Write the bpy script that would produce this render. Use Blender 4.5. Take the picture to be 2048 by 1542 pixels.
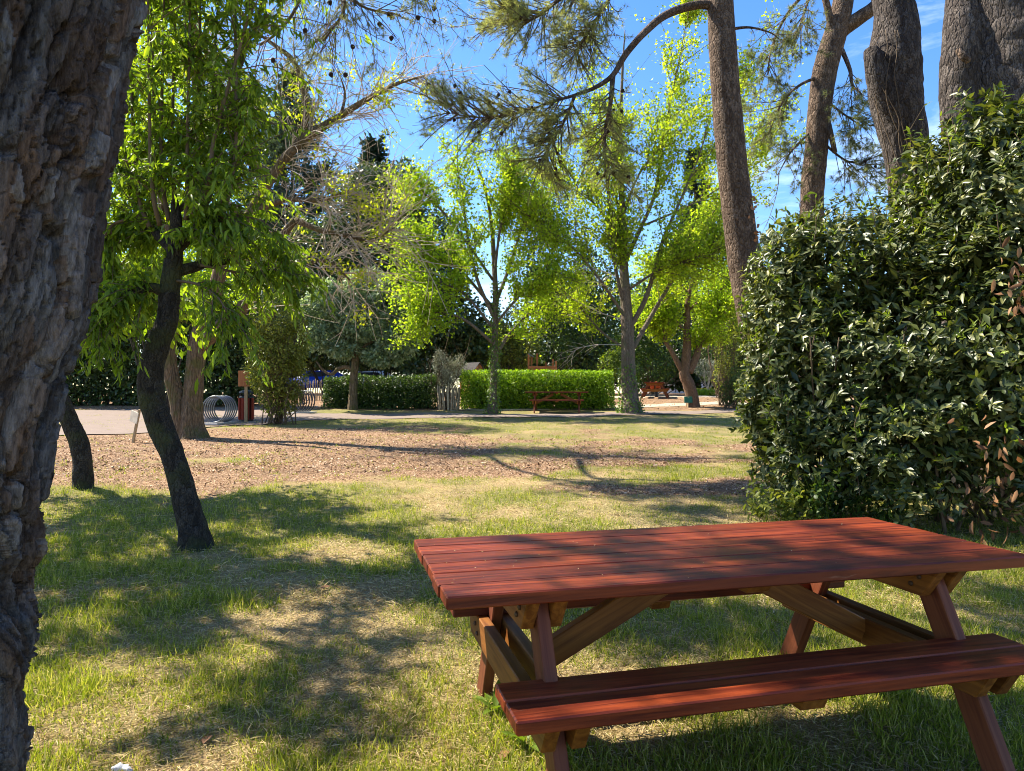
import bpy, bmesh, math
import numpy as np
from mathutils import Vector, Matrix

# ------------------------------------------------------------------ scene, camera, light
for o in list(bpy.data.objects):
    bpy.data.objects.remove(o)
SC = bpy.context.scene
COL = SC.collection
RNG = np.random.default_rng(11)
CAM_Z, FPX, PITCH = 1.37, 1420.0, math.atan(14 / 1420.0)

cam = bpy.data.cameras.new('camera')
cam.sensor_fit = 'HORIZONTAL'; cam.sensor_width = 36.0
cam.lens = FPX / 2048 * 36.0
cam.clip_start = 0.05; cam.clip_end = 1000
cam_o = bpy.data.objects.new('camera', cam); COL.objects.link(cam_o)
cam_o.location = (0, 0, CAM_Z); cam_o.rotation_euler = (math.pi / 2 + PITCH, 0, 0)
SC.camera = cam_o

SUN_AZ, SUN_EL = math.radians(-62), math.radians(50)     # azimuth from +Y, towards -X
TO_SUN = Vector((math.sin(SUN_AZ) * math.cos(SUN_EL), math.cos(SUN_AZ) * math.cos(SUN_EL), math.sin(SUN_EL)))
sun = bpy.data.lights.new('sun', 'SUN'); sun.energy = 5.0; sun.angle = math.radians(0.55); sun.color = (1.0, 0.925, 0.77)
sun_o = bpy.data.objects.new('sun', sun); COL.objects.link(sun_o)
sun_o.rotation_euler = TO_SUN.to_track_quat('Z', 'Y').to_euler()

world = bpy.data.worlds.new('World'); SC.world = world; world.use_nodes = True
wn, wl = world.node_tree.nodes, world.node_tree.links
wn.clear()
w_out = wn.new('ShaderNodeOutputWorld'); w_bg = wn.new('ShaderNodeBackground')
w_sky = wn.new('ShaderNodeTexSky'); w_sky.sky_type = 'NISHITA'; w_sky.sun_disc = False
w_sky.sun_elevation = SUN_EL; w_sky.sun_rotation = SUN_AZ
w_sky.air_density = 1.0; w_sky.dust_density = 0.3; w_sky.ozone_density = 2.0; w_sky.altitude = 0
w_tc = wn.new('ShaderNodeTexCoord'); w_map = wn.new('ShaderNodeMapping')
w_map.inputs['Scale'].default_value = (1.1, 1.1, 4.2)
w_noise = wn.new('ShaderNodeTexNoise'); w_noise.inputs['Scale'].default_value = 2.6
w_noise.inputs['Detail'].default_value = 7; w_noise.inputs['Roughness'].default_value = 0.62
w_noise.inputs['Distortion'].default_value = 0.35
w_ramp = wn.new('ShaderNodeValToRGB')
w_ramp.color_ramp.elements[0].position = 0.54; w_ramp.color_ramp.elements[0].color = (0, 0, 0, 1)
w_ramp.color_ramp.elements[1].position = 0.95; w_ramp.color_ramp.elements[1].color = (.75, .75, .75, 1)
w_mix = wn.new('ShaderNodeMixRGB'); w_mix.inputs[2].default_value = (9.5, 9.9, 10.6, 1)
wl.new(w_tc.outputs['Generated'], w_map.inputs[0]); wl.new(w_map.outputs[0], w_noise.inputs['Vector'])
wl.new(w_noise.outputs[0], w_ramp.inputs[0]); wl.new(w_ramp.outputs[0], w_mix.inputs[0])
w_hsv = wn.new('ShaderNodeHueSaturation'); w_hsv.inputs['Saturation'].default_value = 1.30; w_hsv.inputs['Hue'].default_value = 0.508
wl.new(w_sky.outputs[0], w_hsv.inputs['Color']); wl.new(w_hsv.outputs[0], w_mix.inputs[1])
wl.new(w_mix.outputs[0], w_bg.inputs[0]); wl.new(w_bg.outputs[0], w_out.inputs[0])
w_bg.inputs[1].default_value = 0.098

SC.view_settings.view_transform = 'Standard'; SC.view_settings.look = 'None'
SC.view_settings.exposure = 1.6; SC.view_settings.gamma = 1.0
SC.view_settings.use_curve_mapping = False
SC.render.engine = 'CYCLES'
SC.cycles.max_bounces = 7; SC.cycles.diffuse_bounces = 3; SC.cycles.glossy_bounces = 2
SC.cycles.transmission_bounces = 4; SC.cycles.transparent_max_bounces = 4
SC.cycles.sample_clamp_indirect = 6.0
SC.cycles.use_denoising = True
SC.cycles.pixel_filter_type = 'BLACKMAN_HARRIS'; SC.cycles.filter_width = 1.0

# ------------------------------------------------------------------ geometry helpers
def P(px, py, d):
    u, v = (px - 1024) / FPX, (771 - py) / FPX
    dy, dz = math.cos(PITCH) - v * math.sin(PITCH), math.sin(PITCH) + v * math.cos(PITCH)
    t = d / dy
    return np.array((t * u, d, CAM_Z + t * dz))

def _h(i, j, k, s=0):
    i = i.astype(np.int64); j = j.astype(np.int64); k = k.astype(np.int64)
    n = (i * 374761393 + j * 668265263 + k * 1440662683 + s * 362437) & 0xffffffff
    n = ((n ^ (n >> 13)) * 1274126177) & 0xffffffff
    n = ((n ^ (n >> 15)) * 2246822519) & 0xffffffff
    return ((n ^ (n >> 16)) & 0xffffff) / float(0xffffff)

def vn(p, s=0):
    p = np.asarray(p, float); f = np.floor(p); w = p - f; w = w * w * (3 - 2 * w)
    r = 0
    for a in (0, 1):
        for b in (0, 1):
            for c in (0, 1):
                r = r + _h(f[..., 0] + a, f[..., 1] + b, f[..., 2] + c, s) * \
                    np.abs(1 - a - w[..., 0]) * np.abs(1 - b - w[..., 1]) * np.abs(1 - c - w[..., 2])
    return r

def fbm(p, oct=4, s=0):
    r, a, t = 0, 1.0, 0
    p = np.asarray(p, float)
    for i in range(oct):
        r = r + a * vn(p * 2 ** i + 17.3 * i, s + i); t += a; a *= .5
    return r / t

def worley(u, v, s=0):
    iu, iv = np.floor(u), np.floor(v)
    f1 = np.full(u.shape, 9.); f2 = np.full(u.shape, 9.); cid = np.zeros(u.shape)
    z = np.zeros_like(iu)
    for a in (-1, 0, 1):
        for b in (-1, 0, 1):
            cu, cv = iu + a, iv + b
            du = cu + .1 + .8 * _h(cu, cv, z, s) - u; dv = cv + .1 + .8 * _h(cu, cv, z + 1, s) - v
            d = np.sqrt(du * du + dv * dv); idd = _h(cu, cv, z + 2, s)
            nearer = d < f1
            f2 = np.where(nearer, f1, np.minimum(f2, d)); cid = np.where(nearer, idd, cid); f1 = np.where(nearer, d, f1)
    return f1, f2, cid

def sstep(a, b, x):
    t = np.clip((x - a) / (b - a), 0, 1); return t * t * (3 - 2 * t)

_GY = [-60, 4, 8, 12, 16, 20, 23, 25, 28, 32, 36, 42, 200]
_GZ = [0, 0, .07, .17, .30, .43, .535, .62, .80, 1.06, 1.22, 1.30, 1.34]
def ground_z(x, y):
    x = np.asarray(x, float); y = np.asarray(y, float)
    z = np.interp(y, _GY, _GZ)
    far = sstep(3, 9, y) * (1 - sstep(60, 90, y))
    q = np.stack([x * .45, y * .45, 0 * x], -1)
    z = z + (vn(q, 5) - .5) * .07 * far
    q2 = np.stack([x * 2.6, y * 2.6, 0 * x], -1)
    return z + (vn(q2, 6) - .5) * .03 * sstep(2.0, 4.5, np.abs(y - 2.4) + 1.6 * (x < -.4)) * (1 - sstep(30, 60, y))

def G(px, py):
    lo, hi = 1.2, 120.0
    for d in np.arange(1.5, 120, .25):
        p = P(px, py, d)
        if p[2] <= ground_z(p[0], p[1]):
            lo, hi = d - .25, d; break
    for _ in range(24):
        m = (lo + hi) / 2; p = P(px, py, m)
        if p[2] <= ground_z(p[0], p[1]): hi = m
        else: lo = m
    return P(px, py, hi)

def on_ground(x, y, dz=0.0):
    return np.array((x, y, float(ground_z(x, y)) + dz))

def mesh_data(name, V, faces, mats=None, smooth=False):
    """V (n,3); faces: list of int arrays (m,k)"""
    V = np.asarray(V, np.float32).reshape(-1, 3)
    faces = [np.asarray(f, np.int64) for f in faces if len(f)]
    me = bpy.data.meshes.new(name)
    me.vertices.add(len(V)); me.vertices.foreach_set('co', V.ravel())
    nl = sum(f.size for f in faces); npoly = sum(len(f) for f in faces)
    me.loops.add(nl); me.polygons.add(npoly)
    me.loops.foreach_set('vertex_index', np.concatenate([f.ravel() for f in faces]).astype(np.int32))
    cnt = np.concatenate([np.full(len(f), f.shape[1]) for f in faces])
    st = np.concatenate([[0], np.cumsum(cnt)[:-1]])
    me.polygons.foreach_set('loop_start', st.astype(np.int32))
    if smooth:
        me.polygons.foreach_set('use_smooth', np.ones(npoly, bool))
    me.update(calc_edges=True)
    for m in (mats or []):
        me.materials.append(m)
    return me

def obj(name, data, parent=None, loc=(0, 0, 0), rot=(0, 0, 0)):
    o = bpy.data.objects.new(name, data); COL.objects.link(o)
    o.location = loc; o.rotation_euler = rot
    if parent is not None: o.parent = parent
    return o

def tag(o, label=None, cat=None, group=None, kind=None):
    if label: o['label'] = label
    if cat: o['category'] = cat
    if group: o['group'] = group
    if kind: o['kind'] = kind
    return o

def thing(name, label, cat, loc, rz=0, group=None):
    o = obj(name, None, None, loc, (0, 0, rz)); o.empty_display_size = .1
    return tag(o, label, cat, group)

MASSES = {'crown', 'branches', 'crown_branches', 'twigs', 'dead_twigs', 'stems', 'shoot_stems', 'shoot_leaves', 'young_shoots', 'inner_leaves', 'leaves', 'dry_leaves', 'ivy', 'shade_branches', 'shade_leaves', 'flowers', 'vine_stems'}
def part(name, V, faces, mat, parent, smooth=False, world=True):
    """mesh given in world coordinates under an unrotated Empty"""
    V = np.asarray(V, float).reshape(-1, 3)
    if parent is not None and world: V = V - np.array(parent.location)
    o = obj(name, mesh_data(name, V, faces, [mat], smooth), parent)
    if name in MASSES: o['kind'] = 'stuff'
    return o

def copy_tree(o, parent=None):
    c = o.copy(); COL.objects.link(c); c.parent = parent
    for ch in list(o.children): copy_tree(ch, c)
    return c

class MB:
    def __init__(self): self.V, self.F, self.n = [], {}, 0
    def add(self, V, faces):
        V = np.asarray(V, float).reshape(-1, 3)
        for f in (faces if isinstance(faces, list) else [faces]):
            f = np.asarray(f, np.int64)
            if len(f): self.F.setdefault(f.shape[1], []).append(f + self.n)
        self.V.append(V); self.n += len(V)
    def get(self):
        return np.concatenate(self.V), [np.concatenate(f) for f in self.F.values()]

def norm(a):
    return a / np.maximum(np.linalg.norm(a, axis=-1, keepdims=True), 1e-9)

def spline(pts, n):
    pts = np.asarray(pts, float); m = len(pts)
    p = np.vstack([2 * pts[0] - pts[1], pts, 2 * pts[-1] - pts[-2]])
    t = np.linspace(0, m - 1 - 1e-6, n); i = t.astype(int); f = (t - i)[:, None]
    a, b, c, d = p[i], p[i + 1], p[i + 2], p[i + 3]
    return .5 * (2 * b + (c - a) * f + (2 * a - 5 * b + 4 * c - d) * f ** 2 + (3 * b - a - 3 * c + d) * f ** 3)

def tube(pts, radii, sides=8, rings=None, rough=0.0, seed=0, freq=6.0, cap=True, flute=0.0):
    rings = rings or max(4, len(pts) * 4)
    C = spline(pts, rings); m = len(radii)
    R = np.interp(np.linspace(0, 1, rings), np.linspace(0, 1, m), radii)
    T = norm(np.gradient(C, axis=0))
    ref = np.array((1, 0, 0.)) if abs(T[0][0]) < .8 else np.array((0, 1, 0.))
    X = np.zeros_like(C); x = norm(np.cross(np.cross(T[0], ref), T[0]))
    for i in range(rings):
        x = x - T[i] * np.dot(x, T[i]); x = x / np.linalg.norm(x); X[i] = x
    Y = np.cross(T, X)
    a = np.linspace(0, 2 * math.pi, sides, endpoint=False)
    ca, sa = np.cos(a)[None, :, None], np.sin(a)[None, :, None]
    N = X[:, None] * ca + Y[:, None] * sa
    r = R[:, None].repeat(sides, 1)
    V = C[:, None] + N * r[..., None]
    if rough:
        r = r * (1 + rough * 2 * (fbm(V * freq, 3, seed) - .5) + .6 * rough * (vn(V * freq * .35, seed + 9) - .5) * 2)
    if flute:
        r = r * (1 + flute * np.cos(a * 5 + 1.3)[None, :] * np.linspace(1, 0, rings)[:, None] ** 3)
    V = (C[:, None] + N * r[..., None]).reshape(-1, 3)
    i, j = np.meshgrid(np.arange(rings - 1), np.arange(sides), indexing='ij')
    j2 = (j + 1) % sides
    Q = np.stack([i * sides + j, i * sides + j2, (i + 1) * sides + j2, (i + 1) * sides + j], -1).reshape(-1, 4)
    if not cap: return V, [Q]
    V = np.vstack([V, C[-1] + T[-1] * R[-1] * .5, C[0]])
    k = np.arange(sides); e = (rings - 1) * sides
    T1 = np.stack([e + k, e + (k + 1) % sides, np.full(sides, len(V) - 2)], -1)
    T2 = np.stack([(k + 1) % sides, k, np.full(sides, len(V) - 1)], -1)
    return V, [Q, np.vstack([T1, T2])]

def sticks(B, r0, r1, sides=3):
    """B (m,K,3) -> thin tapered tubes"""
    m, K, _ = B.shape
    T = norm(B[:, -1] - B[:, 0]); ref = norm(RNG.normal(size=(m, 3)))
    X = norm(np.cross(T, ref)); Y = np.cross(T, X)
    a = np.linspace(0, 2 * math.pi, sides, endpoint=False)
    N = X[:, None] * np.cos(a)[None, :, None] + Y[:, None] * np.sin(a)[None, :, None]
    r0 = np.broadcast_to(np.asarray(r0, float), (m,)); r1 = np.broadcast_to(np.asarray(r1, float), (m,))
    R = r0[:, None] + (r1 - r0)[:, None] * np.linspace(0, 1, K)[None]
    V = (B[:, :, None] + N[:, None] * R[:, :, None, None]).reshape(-1, 3)
    b, i, j = np.meshgrid(np.arange(m), np.arange(K - 1), np.arange(sides), indexing='ij')
    o = b * K * sides; j2 = (j + 1) % sides
    Q = np.stack([o + i * sides + j, o + i * sides + j2, o + (i + 1) * sides + j2, o + (i + 1) * sides + j], -1).reshape(-1, 4)
    return V, [Q]

def sprout(B, count, lo, hi, spread=1.0, up=0.0, t0=.15, t1=1.0, K=4, bend=0.25, wgt=None, grav=0.0):
    m, K0, _ = B.shape
    idx = RNG.integers(0, m, count) if wgt is None else RNG.choice(m, count, p=np.asarray(wgt) / np.sum(wgt))
    t = RNG.uniform(t0, t1, count) * (K0 - 1 - 1e-4); i = t.astype(int); f = (t - i)[:, None]
    pos = B[idx, i] * (1 - f) + B[idx, i + 1] * f
    tan = norm(B[idx, i + 1] - B[idx, i])
    per = RNG.normal(size=(count, 3)); per = norm(per - tan * (per * tan).sum(-1, keepdims=True))
    D = norm(tan + per * spread * RNG.uniform(.6, 1.3, (count, 1)) + np.array((0, 0, up)))
    L = RNG.uniform(lo, hi, count)[:, None]
    bd = RNG.normal(size=(count, 3)) * bend + np.array((0, 0, grav))
    s = np.linspace(0, 1, K)
    return np.stack([pos + D * L * q + bd * L * q * q for q in s], 1)

def along(B, count, jit=0.0, t0=.1, t1=1.0):
    m, K0, _ = B.shape
    idx = RNG.integers(0, m, count); t = RNG.uniform(t0, t1, count) * (K0 - 1 - 1e-4)
    i = t.astype(int); f = (t - i)[:, None]
    pos = B[idx, i] * (1 - f) + B[idx, i + 1] * f
    return pos + RNG.normal(size=(count, 3)) * jit, norm(B[idx, i + 1] - B[idx, i])

def as_B(paths, K=12):
    return np.stack([spline(p, K) for p in paths])

# leaf templates: (verts in length/width/length units, tris)
T_QUAD = (np.array([(0, 0, 0), (.5, -.5, .07), (1, 0, 0), (.5, .5, .07)]), np.array([(0, 1, 2), (0, 2, 3)]))
T_FAN = (np.array([(0, 0, 0), (.75, -.6, .08), (1, 0, -.02), (.75, .6, .08)]), np.array([(0, 1, 2), (0, 2, 3)]))
T_LONG = (np.array([(0, 0, 0), (.3, -.5, .05), (.3, .5, .05), (.7, -.42, -.06), (.7, .42, -.06), (1, 0, -.24), (.32, 0, 0), (.7, 0, -.10)]),
          np.array([(0, 1, 6), (0, 6, 2), (1, 3, 7), (1, 7, 6), (6, 7, 4), (6, 4, 2), (3, 5, 7), (7, 5, 4)]))
T_BROAD = (np.array([(0, 0, 0), (.28, -.44, .06), (.28, .44, .06), (.68, -.40, .03), (.68, .40, .03), (1, 0, -.10), (.3, 0, 0), (.7, 0, -.04)]),
           np.array([(0, 1, 6), (0, 6, 2), (1, 3, 7), (1, 7, 6), (6, 7, 4), (6, 4, 2), (3, 5, 7), (7, 5, 4)]))
T_MID = (np.array([(0, 0, 0), (.48, -.46, .07), (.48, .46, .07), (1, 0, -.08), (.5, 0, 0)]), np.array([(0, 1, 4), (0, 4, 2), (1, 3, 4), (4, 3, 2)]))
T_NEEDLE = (np.array([(0, -.5, 0), (0, .5, 0), (1, 0, -.04)]), np.array([(0, 1, 2)]))
T_BLADE = (np.array([(0, -.5, 0), (0, .5, 0), (.5, -.42, .05), (.5, .42, .05), (1, 0, -.1)]), np.array([(0, 1, 3), (0, 3, 2), (2, 3, 4)]))

def leaves(pos, D, N, L, W, tpl):
    """vectorised leaf instances"""
    n = len(pos); tv, tf = tpl
    X = norm(D); Y = norm(np.cross(N, X)); Z = np.cross(X, Y)
    L = np.broadcast_to(np.asarray(L, float), (n,))[:, None, None]; W = np.broadcast_to(np.asarray(W, float), (n,))[:, None, None]
    V = pos[:, None] + L * (X[:, None] * tv[None, :, 0:1] + Z[:, None] * tv[None, :, 2:3]) + W * Y[:, None] * tv[None, :, 1:2]
    F = (np.arange(n) * len(tv))[:, None, None] + tf[None]
    return V.reshape(-1, 3), [F.reshape(-1, tf.shape[1])]

def rnd(n): return RNG.normal(size=(n, 3))

# ------------------------------------------------------------------ materials
def new_mat(name):
    m = bpy.data.materials.new(name); m.use_nodes = True
    nt = m.node_tree; nt.nodes.clear()
    out = nt.nodes.new('ShaderNodeOutputMaterial')
    return m, nt, out

def N_(nt, t, **kw):
    n = nt.nodes.new(t)
    for k, v in kw.items():
        if k in n.inputs: n.inputs[k].default_value = v
        else: setattr(n, k, v)
    return n

def ramp(nt, src, stops):
    r = nt.nodes.new('ShaderNodeValToRGB'); cr = r.color_ramp
    while len(cr.elements) < len(stops): cr.elements.new(.5)
    for e, (p, c) in zip(cr.elements, stops):
        e.position = p; e.color = (*c, 1)
    nt.links.new(src, r.inputs[0]); return r.outputs[0]

def coords(nt, kind='Object', scale=(1, 1, 1), rot=(0, 0, 0)):
    tc = nt.nodes.new('ShaderNodeTexCoord'); mp = nt.nodes.new('ShaderNodeMapping')
    mp.inputs['Scale'].default_value = scale; mp.inputs['Rotation'].default_value = rot
    nt.links.new(tc.outputs[kind], mp.inputs[0]); return mp.outputs[0]

def noise(nt, vec, scale, detail=4, rough=.55, dist=0.0):
    n = N_(nt, 'ShaderNodeTexNoise', Scale=scale, Detail=detail, Roughness=rough, Distortion=dist)
    nt.links.new(vec, n.inputs['Vector']); return n.outputs[0]

def mixc(nt, fac, a, b, mode='MIX'):
    m = nt.nodes.new('ShaderNodeMixRGB'); m.blend_type = mode
    for i, v in ((0, fac), (1, a), (2, b)):
        if isinstance(v, (int, float)): m.inputs[i].default_value = v
        elif isinstance(v, tuple): m.inputs[i].default_value = (*v, 1)
        else: nt.links.new(v, m.inputs[i])
    return m.outputs[0]

def bump(nt, h, strength, dist):
    b = N_(nt, 'ShaderNodeBump', Strength=strength, Distance=dist); nt.links.new(h, b.inputs['Height']); return b.outputs[0]

def math_(nt, op, a, b=None):
    m = nt.nodes.new('ShaderNodeMath'); m.operation = op
    for i, v in ((0, a), (1, b)):
        if v is None: continue
        if isinstance(v, (int, float)): m.inputs[i].default_value = v
        else: nt.links.new(v, m.inputs[i])
    return m.outputs[0]

def principled(nt, out, color, rough=.6, spec=.4, normal=None, metal=0.0):
    b = nt.nodes.new('ShaderNodeBsdfPrincipled')
    for k, v in (('Base Color', color), ('Roughness', rough), ('Specular IOR Level', spec), ('Metallic', metal)):
        if isinstance(v, (int, float)): b.inputs[k].default_value = v
        elif isinstance(v, tuple): b.inputs[k].default_value = (*v, 1)
        else: nt.links.new(v, b.inputs[k])
    if normal is not None: nt.links.new(normal, b.inputs['Normal'])
    if out is not None: nt.links.new(b.outputs[0], out.inputs[0])
    return b

def leaf_mat(name, stops, trans=.45, tcol=(1.25, 1.35, .55), rough=.5, spec=.35, clump=.0):
    m, nt, out = new_mat(name)
    g = nt.nodes.new('ShaderNodeNewGeometry')
    c = ramp(nt, g.outputs['Random Per Island'], stops)
    if clump:
        nz = noise(nt, coords(nt, 'Object'), clump, 2)
        c = mixc(nt, 1.0, c, ramp(nt, nz, [(.3, (.72, .78, .8)), (.7, (1.18, 1.15, 1.0))]), 'MULTIPLY')
    b = principled(nt, None, c, rough, spec)
    t = nt.nodes.new('ShaderNodeBsdfTranslucent')
    nt.links.new(mixc(nt, 1.0, c, tcol, 'MULTIPLY'), t.inputs[0])
    mx = nt.nodes.new('ShaderNodeMixShader'); mx.inputs[0].default_value = trans
    nt.links.new(b.outputs[0], mx.inputs[1]); nt.links.new(t.outputs[0], mx.inputs[2])
    nt.links.new(mx.outputs[0], out.inputs[0])
    return m

def bark_mat(name, dark, mid, light, scale=(9, 9, 2.2), strength=.9, dist=.03, rough=.9, moss=None):
    m, nt, out = new_mat(name)
    v = coords(nt, 'Object', scale)
    nz = noise(nt, coords(nt, 'Object', (1, 1, 1)), 2.5, 3)
    wv = mixc(nt, .14, v, noise_col(nt, v, 1.4), 'MIX')
    vor = N_(nt, 'ShaderNodeTexVoronoi', Scale=1.0); vor.feature = 'DISTANCE_TO_EDGE'
    nt.links.new(wv, vor.inputs['Vector'])
    vc = N_(nt, 'ShaderNodeTexVoronoi', Scale=1.0); nt.links.new(wv, vc.inputs['Vector'])
    sep = nt.nodes.new('ShaderNodeSeparateColor'); nt.links.new(vc.outputs['Color'], sep.inputs[0])
    fine = noise(nt, v, 5.0, 6, .65)
    h = math_(nt, 'ADD', math_(nt, 'MULTIPLY', ramp(nt, vor.outputs['Distance'], [(0, (0, 0, 0)), (.22, (1, 1, 1))]), .7),
              math_(nt, 'ADD', math_(nt, 'MULTIPLY', fine, .5), math_(nt, 'MULTIPLY', sep.outputs[0], .25)))
    c = mixc(nt, sep.outputs[1], mid, light)
    c = mixc(nt, ramp(nt, fine, [(.35, (1, 1, 1)), (.62, (0, 0, 0))]), c, dark)
    c = mixc(nt, ramp(nt, nz, [(.35, (0, 0, 0)), (.75, (.55, .55, .55))]), c, tuple(x * .6 for x in mid))
    if moss:
        c = mixc(nt, ramp(nt, noise(nt, coords(nt, 'Object'), 3.3, 4), [(.5, (0, 0, 0)), (.66, (.8, .8, .8))]), c, moss)
    principled(nt, out, c, rough, .2, bump(nt, h, strength, dist))
    return m

def noise_col(nt, vec, scale):
    n = N_(nt, 'ShaderNodeTexNoise', Scale=scale, Detail=3); nt.links.new(vec, n.inputs['Vector'])
    a = nt.nodes.new('ShaderNodeVectorMath'); a.operation = 'MULTIPLY_ADD'
    nt.links.new(n.outputs['Color'], a.inputs[0]); a.inputs[1].default_value = (6, 6, 6)
    nt.links.new(vec, a.inputs[2]); return a.outputs[0]

def flat_mat(name, c, rough=.6, spec=.3, metal=0.0, nscale=8.0, var=.25, bstr=.2):
    m, nt, out = new_mat(name)
    nz = noise(nt, coords(nt, 'Object'), nscale, 5)
    cc = mixc(nt, 1.0, c, ramp(nt, nz, [(.25, (1 - var,) * 3), (.75, (1 + var,) * 3)]), 'MULTIPLY')
    principled(nt, out, cc, rough, spec, bump(nt, nz, bstr, .01), metal)
    return m

def wood_mat(name, dark, light, rough=.42, spec=.45, gscale=(1.2, 22, 22), scuff=0.0):
    m, nt, out = new_mat(name)
    oi = nt.nodes.new('ShaderNodeObjectInfo')
    tc = nt.nodes.new('ShaderNodeTexCoord'); ad = nt.nodes.new('ShaderNodeVectorMath'); ad.operation = 'MULTIPLY_ADD'
    nt.links.new(oi.outputs['Random'], ad.inputs[0]); ad.inputs[1].default_value = (13, 7, 5)
    nt.links.new(tc.outputs['Object'], ad.inputs[2])
    mp = nt.nodes.new('ShaderNodeMapping'); mp.inputs['Scale'].default_value = gscale
    nt.links.new(ad.outputs[0], mp.inputs[0])
    warp = noise(nt, ad.outputs[0], 2.0, 2)
    grain = noise(nt, mp.outputs[0], 1.6, 6, .6, .7)
    mp2 = nt.nodes.new('ShaderNodeMapping'); mp2.inputs['Scale'].default_value = (3.2, 9, 9)
    nt.links.new(ad.outputs[0], mp2.inputs[0])
    kn = N_(nt, 'ShaderNodeTexVoronoi', Scale=.55); nt.links.new(mp2.outputs[0], kn.inputs['Vector'])
    knot = ramp(nt, kn.outputs['Distance'], [(.03, (1, 1, 1)), (.20, (0, 0, 0))])
    stain = noise(nt, ad.outputs[0], 1.7, 3)
    c = mixc(nt, ramp(nt, grain, [(.38, (0, 0, 0)), (.62, (1, 1, 1))]), dark, light)
    c = mixc(nt, ramp(nt, stain, [(.3, (0, 0, 0)), (.75, (.6, .6, .6))]), c, tuple(x * .62 for x in dark))
    c = mixc(nt, math_(nt, 'MULTIPLY', knot, .75), c, tuple(x * .3 for x in dark))
    if scuff:
        mp3 = nt.nodes.new('ShaderNodeMapping'); mp3.inputs['Scale'].default_value = (5, 38, 38); nt.links.new(ad.outputs[0], mp3.inputs[0])
        sc = math_(nt, 'MULTIPLY', ramp(nt, noise(nt, mp3.outputs[0], 1.3, 8, .7, .4), [(.60, (0, 0, 0)), (.72, (1, 1, 1))]), ramp(nt, noise(nt, ad.outputs[0], 2.6, 3), [(.42, (0, 0, 0)), (.66, (scuff,) * 3)]))
        c = mixc(nt, sc, c, (.42, .20, .12))
    vv = math_(nt, 'ADD', .74, math_(nt, 'MULTIPLY', oi.outputs['Random'], .52))
    hs = nt.nodes.new('ShaderNodeHueSaturation'); nt.links.new(c, hs.inputs['Color']); nt.links.new(vv, hs.inputs['Value'])
    rg = math_(nt, 'ADD', rough - .12, math_(nt, 'MULTIPLY', stain, .3))
    principled(nt, out, hs.outputs[0], rg, spec, bump(nt, grain, .25, .004))
    return m

M = {}
M['red_wood'] = wood_mat('red_stained_wood', (.075, .010, .005), (.255, .046, .013), .38, .26, scuff=.5)
M['honey_wood'] = wood_mat('honey_stained_wood', (.15, .048, .009), (.31, .120, .022), .5, .25)
M['dark_red_wood'] = wood_mat('dark_red_stained_wood', (.11, .026, .012), (.20, .060, .024), .5, .25)
M['pale_wood'] = wood_mat('pale_split_chestnut', (.30, .22, .14), (.52, .42, .29), .8, .1)
M['post_wood'] = wood_mat('pale_post_wood', (.36, .25, .13), (.50, .38, .22), .75, .15)
M['orange_wood'] = wood_mat('orange_play_wood', (.30, .11, .04), (.46, .20, .08), .7, .2)
M['bin_wood'] = wood_mat('red_bin_slats', (.24, .025, .012), (.36, .05, .022), .5, .3)
M['black_metal'] = flat_mat('black_lid', (.016, .016, .018), .4, .4)
M['grey_metal'] = flat_mat('galvanised_grey', (.13, .14, .15), .35, .5, .55, 20, .12, .05)
M['dark_metal'] = flat_mat('dark_coil_metal', (.022, .026, .040), .4, .5, .3, 20, .1, .05)
M['bolt'] = flat_mat('rusty_bolt', (.10, .06, .04), .6, .4, .5)
M['concrete'] = flat_mat('pale_concrete', (.42, .41, .39), .9, .1, 0, 14, .2, .4)
M['green_paint'] = flat_mat('green_sign_paint', (.012, .12, .065), .5, .4)
M['white_board'] = flat_mat('pale_sign_board', (.40, .35, .28), .7, .2)
M['slate'] = flat_mat('grey_roof_boards', (.065, .060, .058), .95, .05, 0, 9, .3, .3)

# ------------------------------------------------------------------ ground
def mulch_mask(x, y):
    q = np.stack([x * .55, y * .55, 0 * x], -1)
    n = fbm(q, 4, 21) - .5
    b = sstep(8.0, 10.5, y) * (1 - sstep(18.0, 21.0, y)) * .95 - .55
    b = b - .55 * np.exp(-((x + 5.5) / 1.6) ** 2 - ((y - 12.4) / .5) ** 2)
    b = b - .62 * np.exp(-((x - 2.6) / 2.2) ** 2 - ((y - 11.0) / .75) ** 2)
    b = b - .55 * np.exp(-((x + 1.0) / 2.5) ** 2 - ((y - 9.9) / .6) ** 2)
    b = b - .6 * np.exp(-((x - 4.5) / 3.0) ** 2 - ((y - 17.5) / 1.3) ** 2)
    b = b + .6 * np.exp(-((x - 2.2) / 2.2) ** 2 - ((y - 9.0) / .45) ** 2)
    b = b + .55 * np.exp(-((x + 4.2) / 1.0) ** 2 - ((y - 8.2) / .6) ** 2)
    b = b - .34 * sstep(-3.0, 1.5, x) * sstep(9.6, 10.6, y) * (1 - sstep(25, 26, y))
    b = b + 1.2 * sstep(26.2, 27.2, y)                        # beyond the walk: chipped play ground
    b = b + .5 * np.exp(-((x + 9) / 5) ** 2 - ((y - 14.5) / 2.5) ** 2)
    b = b - .7 * (1 - sstep(6.2, 7.6, y))
    n2 = fbm(np.stack([x * 2.1, y * 2.1, 0 * x], -1), 3, 27) - .5
    return np.clip(.5 + (b + n * 1.5 + n2 * .7) * 2.2, 0, 1)

def lush(x, y):
    q = np.stack([x * .9, y * .9, 0 * x], -1); q2 = np.stack([x * 2.4, y * 2.4, 0 * x], -1)
    return np.clip((fbm(q, 3, 41) * .55 + fbm(q2, 3, 43) * .45 - .30) * 3.7 + .06 * (1 - sstep(5.5, 8, y)), 0, 1)

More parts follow.
